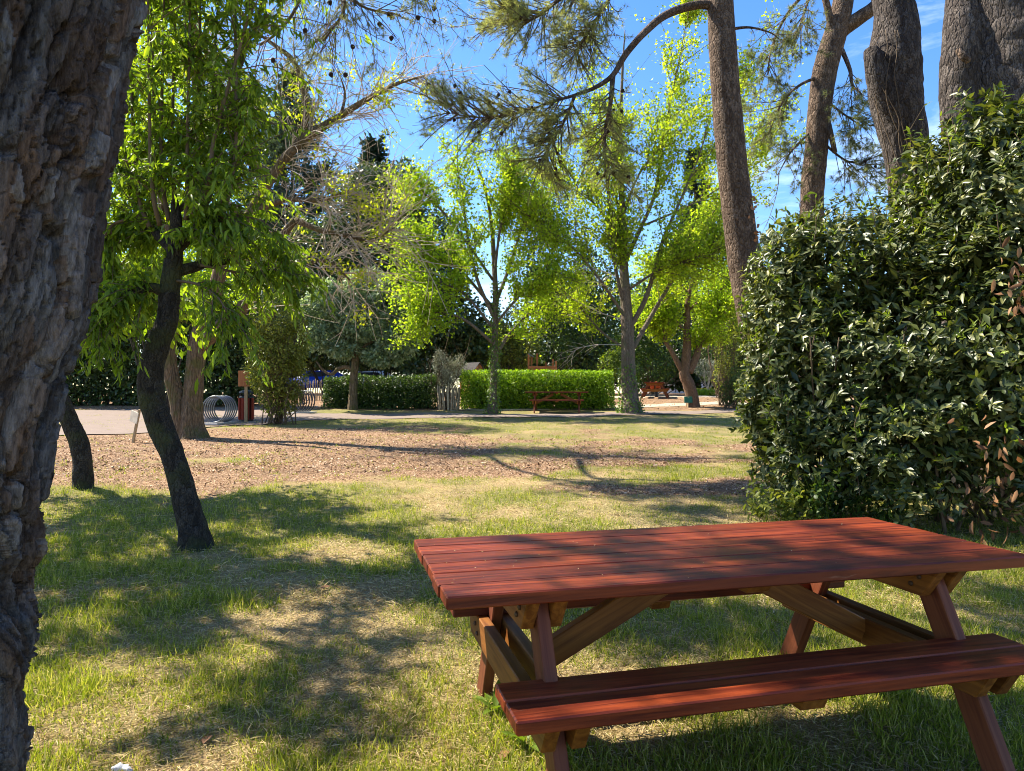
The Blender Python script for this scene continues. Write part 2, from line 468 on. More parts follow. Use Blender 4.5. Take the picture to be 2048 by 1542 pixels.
def build_ground():
    xs = np.concatenate([-np.geomspace(150, 22, 14), np.arange(-20, -6, .4), np.arange(-6, 6.01, .13), np.arange(6.4, 20.1, .4), np.geomspace(22, 150, 14)])
    ys = np.concatenate([np.arange(-12, 1, .6), np.arange(1, 12.5, .13), np.arange(12.6, 31, .3), np.geomspace(31.5, 260, 22)])
    X, Y = np.meshgrid(xs, ys, indexing='ij')
    Z = ground_z(X, Y)
    nx, ny = X.shape
    V = np.stack([X, Y, Z], -1).reshape(-1, 3)
    i, j = np.meshgrid(np.arange(nx - 1), np.arange(ny - 1), indexing='ij')
    Q = np.stack([i * ny + j, (i + 1) * ny + j, (i + 1) * ny + j + 1, i * ny + j + 1], -1).reshape(-1, 4)
    me = mesh_data('ground', V, [Q], None, True)
    a = me.attributes.new('chips', 'FLOAT', 'POINT'); a.data.foreach_set('value', mulch_mask(V[:, 0], V[:, 1]).astype(np.float32))
    a = me.attributes.new('lush', 'FLOAT', 'POINT'); a.data.foreach_set('value', lush(V[:, 0], V[:, 1]).astype(np.float32))
    m, nt, out = new_mat('park_ground')
    co = coords(nt, 'Object')
    ac = N_(nt, 'ShaderNodeAttribute', attribute_name='chips'); al = N_(nt, 'ShaderNodeAttribute', attribute_name='lush')
    fine = noise(nt, co, 95, 6, .7); mid = noise(nt, co, 17, 5, .6)
    big = noise(nt, co, 1.3, 3)
    straw = ramp(nt, fine, [(.30, (.11, .075, .035)), (.5, (.38, .28, .14)), (.70, (.62, .49, .29))])
    straw = mixc(nt, ramp(nt, mid, [(.4, (0, 0, 0)), (.65, (.7, .7, .7))]), straw, (.25, .165, .085))
    green = ramp(nt, fine, [(.3, (.035, .06, .010)), (.7, (.16, .21, .035))])
    g = mixc(nt, math_(nt, 'MULTIPLY', al.outputs['Fac'], .62), straw, green)
    vor = N_(nt, 'ShaderNodeTexVoronoi', Scale=46.0, Randomness=1.0); nt.links.new(co, vor.inputs['Vector'])
    sp = nt.nodes.new('ShaderNodeSeparateColor'); nt.links.new(vor.outputs['Color'], sp.inputs[0])
    chip = ramp(nt, sp.outputs[0], [(0, (.07, .036, .021)), (.4, (.21, .125, .070)), (.75, (.37, .24, .145)), (1, (.62, .47, .32))])
    chip = mixc(nt, ramp(nt, mid, [(.35, (0, 0, 0)), (.7, (.6, .6, .6))]), chip, (.19, .10, .055))
    edge = math_(nt, 'ADD', ac.outputs['Fac'], math_(nt, 'MULTIPLY', math_(nt, 'SUBTRACT', mid, .5), 1.3))
    c = mixc(nt, ramp(nt, edge, [(.25, (0, 0, 0)), (.78, (1, 1, 1))]), g, chip)
    c = mixc(nt, 1.0, c, ramp(nt, big, [(.3, (.84, .84, .86)), (.7, (1.14, 1.12, 1.08))]), 'MULTIPLY')
    hh = math_(nt, 'ADD', math_(nt, 'MULTIPLY', fine, .6), math_(nt, 'MULTIPLY', vor.outputs['Distance'], .9))
    principled(nt, out, c, .95, .1, bump(nt, hh, .9, .025))
    me.materials.append(m)
    return tag(obj('ground', me), kind='structure')
build_ground()

def strip(name, near, far, mat, dz, cols=70, rows=7):
    A = np.array([G(*p) for p in near]); B = np.array([G(*p) for p in far])
    A = spline(A, cols); B = spline(B, cols)
    t = np.linspace(0, 1, rows)[None, :, None]
    V = A[:, None] * (1 - t) + B[:, None] * t
    jit = (vn(V * 1.7, 77) - .5) * .35
    V[:, 0, 1] += jit[:, 0]; V[:, -1, 1] += jit[:, -1]
    V[..., 2] = ground_z(V[..., 0], V[..., 1]) + dz
    i, j = np.meshgrid(np.arange(cols - 1), np.arange(rows - 1), indexing='ij')
    Q = np.stack([i * rows + j, (i + 1) * rows + j, (i + 1) * rows + j + 1, i * rows + j + 1], -1).reshape(-1, 4)
    return tag(obj(name, mesh_data(name, V.reshape(-1, 3), [Q], [mat], True)), kind='structure')

def path_mat(name, c, c2):
    m, nt, out = new_mat(name)
    co = coords(nt, 'Object'); a = noise(nt, co, 3.0, 5, .65); b = noise(nt, co, 60, 4, .7)
    col = mixc(nt, a, c, c2)
    col = mixc(nt, 1.0, col, ramp(nt, b, [(.3, (.78,) * 3), (.7, (1.2,) * 3)]), 'MULTIPLY')
    principled(nt, out, col, .9, .15, bump(nt, b, .4, .01)); return m
M['path'] = path_mat('worn_grey_path', (.16, .120, .100), (.24, .185, .155))
M['sand'] = path_mat('pale_sandy_path', (.34, .275, .20), (.45, .375, .28))
strip('path', [(20, 878), (110, 872), (270, 868), (370, 860), (450, 853), (530, 850), (620, 841), (800, 838), (1000, 836), (1200, 833), (1350, 829), (1500, 824)],
      [(-40, 830), (100, 824), (300, 818), (430, 815), (500, 818), (560, 823), (640, 827), (800, 828), (1000, 829.5), (1200, 826.5), (1350, 823), (1500, 819)], M['path'], .02)
strip('sandy_path', [(900, 822.5), (1000, 822), (1100, 820), (1200, 818), (1300, 815), (1400, 811), (1470, 807)],
      [(900, 817), (1000, 816), (1100, 815), (1200, 812), (1300, 809), (1400, 805), (1470, 802)], M['sand'], .014)
strip('far_sandy_path', [(1120, 797.5), (1200, 797.2), (1300, 796.5), (1400, 795.5), (1480, 795)],
      [(1120, 793.5), (1200, 793.2), (1300, 793), (1400, 792.5), (1480, 792)], M['sand'], .014)

# ------------------------------------------------------------------ picnic tables
def board(name, L, W, T, loc, rot, mat, parent, slant=0.0, bev=.004):
    """board along local X, W along Y, T along Z; slant shortens the lower (-Z) or -Y face ends"""
    bm = bmesh.new()
    a, b, c = L / 2, W / 2, T / 2
    vs = [bm.verts.new(v) for v in ((-a + slant, -b, -c), (a - slant, -b, -c), (a, b, -c), (-a, b, -c),
                                    (-a + slant, -b, c), (a - slant, -b, c), (a, b, c), (-a, b, c))]
    for f in ((3, 2, 1, 0), (4, 5, 6, 7), (0, 1, 5, 4), (1, 2, 6, 5), (2, 3, 7, 6), (3, 0, 4, 7)):
        bm.faces.new([vs[i] for i in f])
    bmesh.ops.bevel(bm, geom=bm.edges[:], offset=bev, segments=1, affect='EDGES')
    me = bpy.data.meshes.new(name); bm.to_mesh(me); bm.free(); me.materials.append(mat)
    return obj(name, me, parent, loc, rot)

def picnic_table(label, loc, rz, group):
    t = thing('picnic_table', label, 'picnic table', loc, rz, group)
    rx = math.pi / 2
    for k in range(6):
        y = -.365 + k * .146
        board('table_plank', 2.25 + float(RNG.uniform(-.004, .004)), .1415, .042, (float(RNG.uniform(-.003, .003)), y, .729 + float(RNG.uniform(-.0012, .0012))), (float(RNG.uniform(-.006, .006)), 0, float(RNG.uniform(-.001, .001))), M['red_wood'], t, bev=.0045)
    for s in (-1, 1):
        for q in (0, 1):
            board('seat_plank', 1.93, .133, .042, (0, s * (.435 + q * .137 + .03), .440 + float(RNG.uniform(-.001, .001))), (0, 0, float(RNG.uniform(-.001, .001))), M['red_wood'], t, bev=.005)
    for e in (-1, 1):
        xc = e * .79
        for s in (-1, 1):
            # leg: leaning in the Y-Z plane
            y0, y1, z0, z1 = s * .61, s * .25, -.01, .705
            ln = math.hypot(y1 - y0, z1 - z0); ang = math.atan2(z1 - z0, (y1 - y0))
            lg = board('leg', ln, .105, .046, (xc, (y0 + y1) / 2, (z0 + z1) / 2), (0, 0, 0), M['dark_red_wood'], t)
            lg.rotation_mode = 'QUATERNION'
            d = Vector((0, y1 - y0, z1 - z0)).normalized(); w = Vector((1, 0, 0)); vv = w.cross(d)
            lg.rotation_quaternion = Matrix((d, vv, w)).transposed().to_quaternion()
        for off in (-.0475, .0475):
            # beams: local X -> world Y, local Y -> world Z
            R = Matrix(((0, 1, 0), (0, 0, 1), (1, 0, 0))).transposed().to_euler()
            board('table_beam', .80, .115, .046, (xc + off, 0, .649), R, M['honey_wood'], t, slant=.085)
            board('seat_beam', 1.24, .115, .046, (xc + off, 0, .360), R, M['honey_wood'], t, slant=.07)
        # diagonal brace from the seat beams up to the middle of the top
        p0, p1 = Vector((e * .72, 0, .36)), Vector((e * .13, 0, .665))
        d = (p1 - p0); br = board('brace', d.length, .10, .046, tuple((p0 + p1) / 2), (0, 0, 0), M['honey_wood'], t)
        br.rotation_mode = 'QUATERNION'; dn = d.normalized(); w = Vector((0, 1, 0))
        br.rotation_quaternion = Matrix((dn, w.cross(dn), w)).transposed().to_quaternion()
    bolt = mesh_data('bolt', *(lambda vf: (vf[0], vf[1]))(tube([(0, 0, 0), (0, 0, .006), (0, 0, .008)], [.010, .010, .006], 8, 4)), [M['bolt']])
    for e in (-1, 1):
        for s in (-1, 1):
            for yy, zz in ((.31, .665), (.27, .63), (.445, .375), (.405, .345)):
                for f in (-1, 1):
                    obj('bolt', bolt, t, (e * .79 + f * .0702, s * yy, zz), (0, f * math.pi / 2, 0))
    R = Matrix(((0, 1, 0), (0, 0, 1), (1, 0, 0))).transposed().to_euler()
    board('table_cleat', .76, .045, .09, (0, 0, .684), R, M['honey_wood'], t, slant=.04)
    for s in (-1, 1):
        board('seat_cleat', .25, .04, .09, (0, s * .533, .3975), R, M['honey_wood'], t, slant=.02)
    return t

RZ_T = math.atan2(.243, .97)
near_table = picnic_table('large red stained picnic table close up with sunlit patches on its top', (.786, 2.85, 0), RZ_T, 'red picnic tables')
c = G(1116, 828)
t2 = copy_tree(near_table); t2.location = (c[0], c[1] + .55, float(ground_z(c[0], c[1] + .55)) + .0); t2.rotation_euler = (0, 0, math.radians(-5))
t2['label'] = 'small red picnic table standing in front of the clipped green hedge'
c = G(1313, 797)
t3 = copy_tree(near_table); t3.location = (c[0], c[1] + .3, float(ground_z(c[0], c[1] + .3)) + .0); t3.rotation_euler = (0, 0, math.radians(76))
t3['label'] = 'distant dark red picnic table seen end-on between two tree trunks'

# ------------------------------------------------------------------ barks and leaves
M['pine_bark'] = bark_mat('pine_bark', (.022, .016, .013), (.085, .064, .054), (.24, .20, .175), (19, 19, 7), 1.0, .05)
M['pine_bark_warm'] = bark_mat('warm_pine_bark', (.030, .018, .012), (.145, .092, .060), (.36, .255, .185), (19, 19, 8), 1.0, .045)
M['black_bark'] = bark_mat('blackish_fruit_bark', (.010, .008, .007), (.034, .027, .022), (.10, .086, .072), (26, 26, 12), 1.0, .02, moss=(.06, .065, .025))
M['ridged_bark'] = bark_mat('ridged_brown_bark', (.055, .038, .022), (.19, .135, .080), (.30, .22, .135), (11, 11, 1.6), 1.0, .05, moss=(.10, .10, .03))
M['grey_bark'] = bark_mat('grey_brown_bark', (.060, .045, .034), (.17, .13, .095), (.27, .215, .165), (12, 12, 3), .8, .03, moss=(.12, .115, .06))
M['dark_bark'] = bark_mat('dark_bark', (.02, .016, .012), (.06, .048, .036), (.10, .08, .06), (8, 8, 2), .8, .03)
M['twig_tan'] = flat_mat('pale_bare_twigs', (.42, .35, .27), .8, .15)
M['twig_brown'] = flat_mat('brown_twigs', (.12, .085, .055), .85, .15)
M['cone'] = flat_mat('dark_pine_cone', (.035, .020, .014), .8, .2)

M['peach_leaf'] = leaf_mat('long_green_leaves', [(0, (.08, .14, .014)), (.5, (.14, .225, .02)), (.85, (.22, .31, .03)), (1, (.31, .40, .04))], .58, (1.5, 1.45, .4), .45, .4)
M['ginkgo_leaf'] = leaf_mat('yellow_green_leaves', [(0, (.21, .32, .022)), (.5, (.32, .43, .030)), (1, (.46, .53, .045))], .66, (1.25, 1.2, .45), .55, .3)
M['lime_leaf'] = leaf_mat('bright_spring_leaves', [(0, (.19, .32, .022)), (.5, (.30, .43, .030)), (1, (.43, .53, .045))], .66, (1.25, 1.2, .45), .55, .3)
M['olive_yellow_leaf'] = leaf_mat('yellowish_tuft_leaves', [(0, (.23, .31, .02)), (.6, (.40, .46, .03)), (1, (.55, .54, .04))], .6, (1.2, 1.2, .4), .55, .3)
M['laurel_leaf'] = leaf_mat('dark_laurel_leaves', [(0, (.024, .040, .010)), (.4, (.055, .076, .018)), (.75, (.115, .132, .036)), (.92, (.21, .215, .068)), (1, (.30, .28, .10))], .28, (1.3, 1.35, .35), .40, .42)
M['laurel_shoot'] = leaf_mat('fresh_laurel_shoots', [(0, (.06, .10, .02)), (.6, (.12, .17, .035)), (1, (.26, .32, .04))], .4, (1.2, 1.25, .4), .45, .4)
M['laurel_tip'] = leaf_mat('young_laurel_tips', [(0, (.13, .21, .02)), (1, (.28, .34, .03))], .4, (1.2, 1.2, .4), .45, .4)
M['dry_leaf'] = leaf_mat('dry_brown_leaves', [(0, (.12, .055, .025)), (.6, (.24, .12, .06)), (1, (.36, .22, .12))], .25, (1.2, 1.0, .7), .6, .2)
M['pine_needle'] = leaf_mat('pine_needles', [(0, (.16, .19, .08)), (.6, (.31, .34, .15)), (1, (.50, .50, .26))], .58, (1.3, 1.25, .5), .5, .35)
M['pine_needle_grey'] = leaf_mat('grey_pine_needles', [(0, (.095, .125, .06)), (.6, (.19, .22, .105)), (1, (.33, .34, .18))], .5, (1.25, 1.2, .5), .5, .35)
M['hedge_leaf'] = leaf_mat('clipped_hedge_leaves', [(0, (.08, .16, .012)), (.5, (.18, .30, .018)), (1, (.33, .44, .03))], .5, (1.25, 1.3, .4), .4, .45)
M['dull_hedge_leaf'] = leaf_mat('dull_hedge_leaves', [(0, (.025, .055, .012)), (.6, (.055, .10, .02)), (1, (.11, .17, .03))], .35, (1.25, 1.3, .4), .45, .4)
M['silver_leaf'] = leaf_mat('grey_green_leaves', [(0, (.09, .145, .07)), (.5, (.21, .29, .155)), (1, (.42, .49, .32))], .38, (1.1, 1.15, .6), .36, .6)
M['olive_leaf'] = leaf_mat('silvery_olive_leaves', [(0, (.13, .145, .10)), (1, (.34, .35, .27))], .25, (1.1, 1.1, .8), .5, .35)
M['dark_leaf'] = leaf_mat('dark_evergreen_leaves', [(0, (.022, .040, .012)), (.6, (.050, .082, .022)), (1, (.11, .155, .040))], .3, (1.2, 1.4, .5), .4, .45)
M['magnolia_leaf'] = leaf_mat('olive_evergreen_leaves', [(0, (.035, .058, .014)), (.6, (.07, .10, .022)), (1, (.14, .175, .045))], .25, (1.2, 1.3, .5), .36, .5)
M['fir_needle'] = leaf_mat('blue_green_fir', [(0, (.018, .040, .026)), (1, (.05, .085, .055))], .2, (1.1, 1.2, .7), .5, .3)
M['cedar_needle'] = leaf_mat('grey_blue_cedar', [(0, (.05, .08, .055)), (1, (.12, .16, .10))], .2, (1.1, 1.2, .7), .5, .3)
M['scrub_leaf'] = leaf_mat('dull_olive_scrub', [(0, (.09, .115, .02)), (.6, (.19, .22, .035)), (1, (.36, .37, .08))], .45, (1.2, 1.2, .5), .5, .3)
M['mid_leaf'] = leaf_mat('mid_green_leaves', [(0, (.06, .11, .015)), (.6, (.13, .20, .022)), (1, (.26, .32, .035))], .45, (1.2, 1.2, .4), .5, .3)
M['ivy_leaf'] = leaf_mat('ivy_leaves', [(0, (.05, .10, .014)), (1, (.17, .25, .03))], .3, (1.2, 1.3, .4), .4, .45)
M['grass'] = leaf_mat('grass_blades', [(0, (.11, .155, .014)), (.4, (.20, .25, .024)), (.7, (.32, .34, .06)), (1, (.54, .47, .22))], .5, (1.2, 1.2, .35), .5, .3)
M['straw'] = leaf_mat('dry_straw', [(0, (.27, .19, .08)), (.5, (.54, .42, .21)), (1, (.76, .64, .38))], .25, (1, 1, .9), .7, .2)
M['chip'] = leaf_mat('bark_chips', [(0, (.06, .030, .018)), (.45, (.22, .125, .070)), (.8, (.40, .26, .155)), (1, (.70, .55, .40))], .0, (1, 1, 1), .85, .15)

def limb_paths(limbs):
    """limbs: list of (list of (px,py,d), r0, r1) -> list of (world pts, radii)"""
    return [(np.array([P(*q) for q in pts]), r) for pts, r in limbs]

def build_trunk(t, limbs, mat, sides=12, rough=.06, name='trunk', flare=0, freq=6):
    mb = MB()
    for k, (pts, r) in enumerate(limbs):
        mb.add(*tube(pts, r, sides, max(8, len(pts) * 5), rough, k * 7, freq, flute=flare if k == 0 else 0))
    V, F = mb.get(); return part(name, V, F, mat, t, True)

def lobes_points(lobes, n, shell=.35, reject=.82, gap=None, gapscale=1.0, seed=0):
    """points near the surface of a union of ellipsoids; returns points and outward normals"""
    C = np.array([l[0] for l in lobes]); R = np.array([l[1] for l in lobes], float)
    if R.ndim == 1: R = R[:, None].repeat(3, 1)
    area = (R[:, 0] * R[:, 1] + R[:, 1] * R[:, 2] + R[:, 0] * R[:, 2])
    k = RNG.choice(len(C), int(n * 2.2), p=area / area.sum())
    d = norm(rnd(len(k))); rr = 1 - shell * RNG.random(len(k)) ** 1.6 + RNG.normal(size=len(k)) * .04
    p = C[k] + d * R[k] * rr[:, None]
    nrm = norm(d / R[k])
    ok = np.ones(len(k), bool)
    for c_, r_ in zip(C, R):
        ok &= (((p - c_) / (r_ * reject)) ** 2).sum(-1) > (1 - shell) ** 2 * .98
    if gap is not None:
        ok &= fbm(p * gapscale, 3, seed) > gap
    p, nrm = p[ok], nrm[ok]
    return p[:n], nrm[:n]

def crown_leaves(p, nrm, L, W, tpl=T_QUAD, droop=.3, tilt=.6):
    n = len(p)
    D = norm(nrm * .6 + rnd(n) * .7 + np.array((0, 0, -droop)))
    Nn = norm(nrm + rnd(n) * tilt + np.array((0, 0, .5)))
    return leaves(p, D, Nn, RNG.uniform(.7, 1.25, n) * L, RNG.uniform(.75, 1.2, n) * W, tpl)

def leaf_parts(t, pos, D, Nn, L, W, tpl, mat, name='leaf', variants=5):
    """single leaves as parts that share a few meshes"""
    base = []
    for k in range(variants):
        tv = tpl[0].copy(); tv[:, 2] *= (.5 + .35 * k); tv[:, 1] *= .9 + .08 * k
        tv = tv * np.array((L, W, L))
        base.append(mesh_data(name, tv, [tpl[1]], [mat]))
    X = norm(D); Y = norm(np.cross(Nn, X)); Z = np.cross(X, Y); loc = np.array(t.location)
    for i in range(len(pos)):
        o = bpy.data.objects.new(name, base[i % variants]); COL.objects.link(o); o.parent = t
        s = float(RNG.uniform(.85, 1.25))
        mtx = Matrix(((X[i][0] * s, Y[i][0] * s, Z[i][0] * s, pos[i][0] - loc[0]), (X[i][1] * s, Y[i][1] * s, Z[i][1] * s, pos[i][1] - loc[1]),
                      (X[i][2] * s, Y[i][2] * s, Z[i][2] * s, pos[i][2] - loc[2]), (0, 0, 0, 1)))
        o.matrix_local = mtx

# ------------------------------------------------------------------ near pine (left edge): carved bark, crown overhead
def near_pine():
    t = thing('pine_tree', 'huge leaning pine trunk with deeply plated grey bark at the picture edge', 'tree', (-1.62, 1.72, 0), group='pine trees')
    edge = [(285, 0), (270, 60), (252, 150), (240, 300), (218, 400), (206, 480), (198, 560), (192, 620), (168, 700), (140, 790), (120, 870), (110, 960), (88, 1060), (80, 1120), (52, 1160), (48, 1215), (66, 1260), (70, 1310), (58, 1370), (42, 1410), (40, 1542), (30, 1700)]
    zs = np.array([P(x, y, 1.72)[2] for x, y in edge]); ex = np.array([P(x, y, 1.72)[0] for x, y in edge])
    o = np.argsort(zs); zs, ex = zs[o], ex[o]
    nt_, nz_ = 270, 620
    # most columns on the side the camera sees
    th = np.concatenate([np.linspace(-2.75, .45, 230, endpoint=False), np.linspace(.45, 2 * math.pi - 2.75, 40, endpoint=False)])
    z = np.concatenate([np.linspace(-.12, .35, 25, endpoint=False), np.linspace(.35, 2.4, 570, endpoint=False), np.linspace(2.4, 3.1, 25)])
    Zg, Th = np.meshgrid(z, th, indexing='ij')
    r0 = .34 + .0 * Zg
    xe = np.interp(Zg, np.concatenate([[-.2, .1], zs, [3.3]]), np.concatenate([[ex[0] - .02, ex[0] - .01], ex, [ex[-1] + .12]]))
    xe_s = np.interp(Zg, [0, .5, 1.2, 1.7, 2.3, 3.3], [-1.22, -1.20, -1.10, -1.02, -.90, -.70])   # smooth axis for the far side
    side = sstep(-.1, .9, np.cos(Th))
    cx = xe_s - r0 - .03 + (xe - xe_s) * side
    u, v = Th * r0, Zg
    tw = u + v * np.interp(v, [0, .8, 1.6, 2.6], [.1, .45, .25, .12])
    wq = np.stack([u * 4, v * 2.5, 0 * u], -1)
    wu = (fbm(wq, 4, 3) - .5) * .15; wv = (fbm(wq, 4, 8) - .5) * .22
    f1, f2, cid = worley((tw + wu) / .07, (v + wv) / .36, 2)
    g1, g2, gid = worley((tw + wu * 1.3) / .040, (v + wv * 1.4) / .10, 5)
    crack = sstep(.04, .12, f2 - f1 + (fbm(np.stack([tw * 30, v * 30, 0 * u], -1), 3, 4) - .5) * .16)
    flake = sstep(.0, .07, g2 - g1)
    ter = fbm(np.stack([(tw + wu * .6) * 13, (v + wv * .4) * 2.3, 0 * u], -1), 5, 12)
    lv = np.clip((ter - .24) / .52, 0, 1) * 7; fr = lv - np.floor(lv)
    tq = (np.floor(lv) + sstep(.0, .07, fr)) / 7
    fib = fbm(np.stack([tw * 85 + wu * 40, v * 16, 0 * u], -1), 4, 15)
    lines = lambda fu, fv, sd, w: np.exp(-(np.abs(fbm(np.stack([(tw + wu * .7) * fu, (v + wv * .3) * fv, 0 * u], -1), 5, sd) - .5) / w) ** 2)
    h = -.070 * lines(8.0, 1.35, 31, .0085) - .036 * lines(15, 2.4, 37, .0085) - .012 * lines(34, 6.5, 39, .013)
    h = h + (cid - .5) * .020 * crack - .022 * (1 - crack) + (gid - .5) * .010 - .005 * (1 - flake) + (tq - .5) * .042 + (fib - .5) * .008
    h = h + (fbm(np.stack([tw * 5, v * 1.1, 0 * u], -1), 3, 51) - .5) * .02
    hole = np.exp(-(((Th + 2.0) / .3) ** 2 + ((Zg - 1.62) / .12) ** 2)); h = h - .07 * hole
    r = r0 + h - .03
    V = np.stack([cx + r * np.cos(Th), 1.72 + r * np.sin(Th) + 0 * Zg, Zg], -1)
    i, j = np.meshgrid(np.arange(nz_ - 1), np.arange(nt_), indexing='ij'); j2 = (j + 1) % nt_
    Q = np.stack([i * nt_ + j, i * nt_ + j2, (i + 1) * nt_ + j2, (i + 1) * nt_ + j], -1).reshape(-1, 4)
    tr = part('trunk', V.reshape(-1, 3), [Q], M_BARK_NEAR, t, False)
    me = tr.data
    tint = (cid * .6 + gid * .4).astype(np.float32)
    a = me.attributes.new('plate', 'FLOAT', 'POINT'); a.data.foreach_set('value', tint.ravel())
    a = me.attributes.new('flake', 'FLOAT', 'POINT'); a.data.foreach_set('value', tq.astype(np.float32).ravel())
    # upper trunk and limbs, out of the picture
    top = np.array((float(cx[-1, 0]), 1.72, 3.05))
    up = [(np.array([top + (0, 0, -.1), (-.95, 1.9, 4.6), (-1.0, 2.4, 6.4), (-1.4, 3.2, 8.4)]), [.345, .31, .25, .12]),
          (np.array([(-.98, 2.2, 5.6), (-1.6, 3.0, 6.7), (-2.6, 4.0, 7.2), (-3.6, 4.9, 7.4)]), [.13, .11, .08, .03]),
          (np.array([(-2.4, 3.8, 7.1), (-3.1, 4.1, 7.3), (-3.6, 4.2, 7.3), (-4.1, 4.3, 7.3)]), [.05, .04, .03, .01]),
          (np.array([(-.98, 2.1, 5.2), (-.9, 3.8, 6.3), (-1.2, 6.0, 6.8), (-1.9, 8.2, 6.75), (-2.0, 9.0, 6.3)]), [.12, .10, .07, .045, .02])]
    build_trunk(t, up, M['pine_bark'], 12, .05, 'upper_trunk')
    # the visible hanging spray with cones, and the shading crown above
    limb = [P(620, -170, 8.8), P(660, -60, 8.9), P(720, 10, 9.0), P(800, 30, 9.1)]
    limb2 = [P(640, -120, 8.8), P(600, 0, 8.7), P(560, 60, 8.6), P(520, 90, 8.5)]
    limb3 = [P(700, -120, 9.0), P(800, -60, 9.0), P(860, -10, 9.1)]
    limb4 = [P(620, -100, 8.8), P(690, 0, 8.9), P(650, 80, 8.9)]
    B0 = as_B([limb, limb2, limb3, limb4], 10)
    conn = [(np.array([up[3][0][3], P(620, -170, 8.8)]), [.04, .03])]
    B1 = sprout(B0, 90, .5, 1.0, 1.1, -.35, .1, 1, 5, .2, grav=-.15)
    B2 = sprout(B1, 330, .18, .45, .8, -.1, .2, 1, 4, .15)
    mb = MB(); mb.add(*tube(conn[0][0], [.04, .03], 6)); 
    for b in (limb, limb2, limb3, limb4): mb.add(*tube(b, [.028, .012], 6))
    mb.add(*sticks(B1, .008, .003)); mb.add(*sticks(B2, .004, .002))
    V, F = mb.get(); part('branches', V, F, M['twig_brown'], t, True)
    # crown of needles
    C0 = as_B([u_[0] for u_ in up], 12)
    D1 = np.concatenate([sprout(C0[1:2], 80, .4, 1.0, 1.0, .15, .45, 1, 5, .2), sprout(C0[2:3], 40, .3, .75, 1.0, .2, .1, 1, 5, .2), sprout(C0[3:4], 60, .6, 1.5, 1.0, .3, .25, .62, 5, .2)])
    D2 = sprout(D1, 1300, .3, .75, .8, .25, .2, 1, 4, .15)
    p, tan = along(B2, 950, .02, .25, 1.0); p2, tan2 = along(D2, 6400, .03, .2, 1.0)
    V1, F1 = needle_tufts(p, tan, 15, .085, .0042); V2, F2 = needle_tufts(p2, tan2, 15, .13, .012)
    mb = MB(); mb.add(V1, F1); mb.add(V2, F2); mb2 = MB(); mb2.add(*sticks(D1, .02, .008)); mb2.add(*sticks(D2, .008, .003))
    V, F = mb.get(); part('crown', V, F, M['pine_needle_grey'], t)
    V, F = mb2.get(); part('crown_branches', V, F, M['twig_brown'], t)
    pine_cones(t, B1, 26, .075)
    return t

def needle_tufts(p, tan, k, L, W):
    n = len(p); P_ = p.repeat(k, 0); T_ = tan.repeat(k, 0)
    D = norm(T_ * .75 + norm(rnd(n * k)) * .95)
    return leaves(P_, D, rnd(n * k), RNG.uniform(.75, 1.2, n * k) * L, W, T_NEEDLE)

def pine_cones(t, B, n, size):
    p, tan = along(B, n, .02, .3, 1)
    a = np.linspace(0, 1, 7); prof = np.array([.12, .38, .46, .42, .32, .18, .02])
    for q in p:
        d = norm(rnd(1)[0] * .5 + np.array((0, 0, -1)))
        pts = [q + d * size * s for s in a]
        V, F = tube(pts, prof * size, 7, 9, .12, int(RNG.integers(1000)), 60)
        part('pine_cone', V, F, M['cone'], t)

def near_bark():
    m, nt, out = new_mat('near_pine_bark')
    pl = N_(nt, 'ShaderNodeAttribute', attribute_name='plate'); fl = N_(nt, 'ShaderNodeAttribute', attribute_name='flake')
    co = coords(nt, 'Object', (26, 26, 9)); f = noise(nt, co, 3.0, 7, .68)
    f2 = noise(nt, coords(nt, 'Object', (80, 80, 14)), 2.0, 5, .7)
    c = ramp(nt, pl.outputs['Fac'], [(.12, (.040, .035, .036)), (.32, (.085, .078, .081)), (.45, (.21, .205, .215)), (.58, (.10, .094, .097)), (.72, (.20, .13, .092)), (.85, (.32, .315, .33))])
    c2 = ramp(nt, fl.outputs['Fac'], [(.2, (.035, .028, .026)), (.45, (.105, .098, .101)), (.6, (.21, .205, .213)), (.8, (.14, .09, .065))])
    c = mixc(nt, .5, c, c2)
    c = mixc(nt, 1.0, c, ramp(nt, f, [(.3, (.45, .43, .43)), (.5, (1.1, 1.1, 1.1)), (.7, (1.7, 1.68, 1.68))]), 'MULTIPLY')
    c = mixc(nt, 1.0, c, ramp(nt, f2, [(.3, (.75,) * 3), (.7, (1.2,) * 3)]), 'MULTIPLY')
    principled(nt, out, c, .92, .12, bump(nt, math_(nt, 'ADD', f, math_(nt, 'MULTIPLY', f2, 1.6)), 1.0, .018)); return m
M_BARK_NEAR = near_bark()
near_pine()

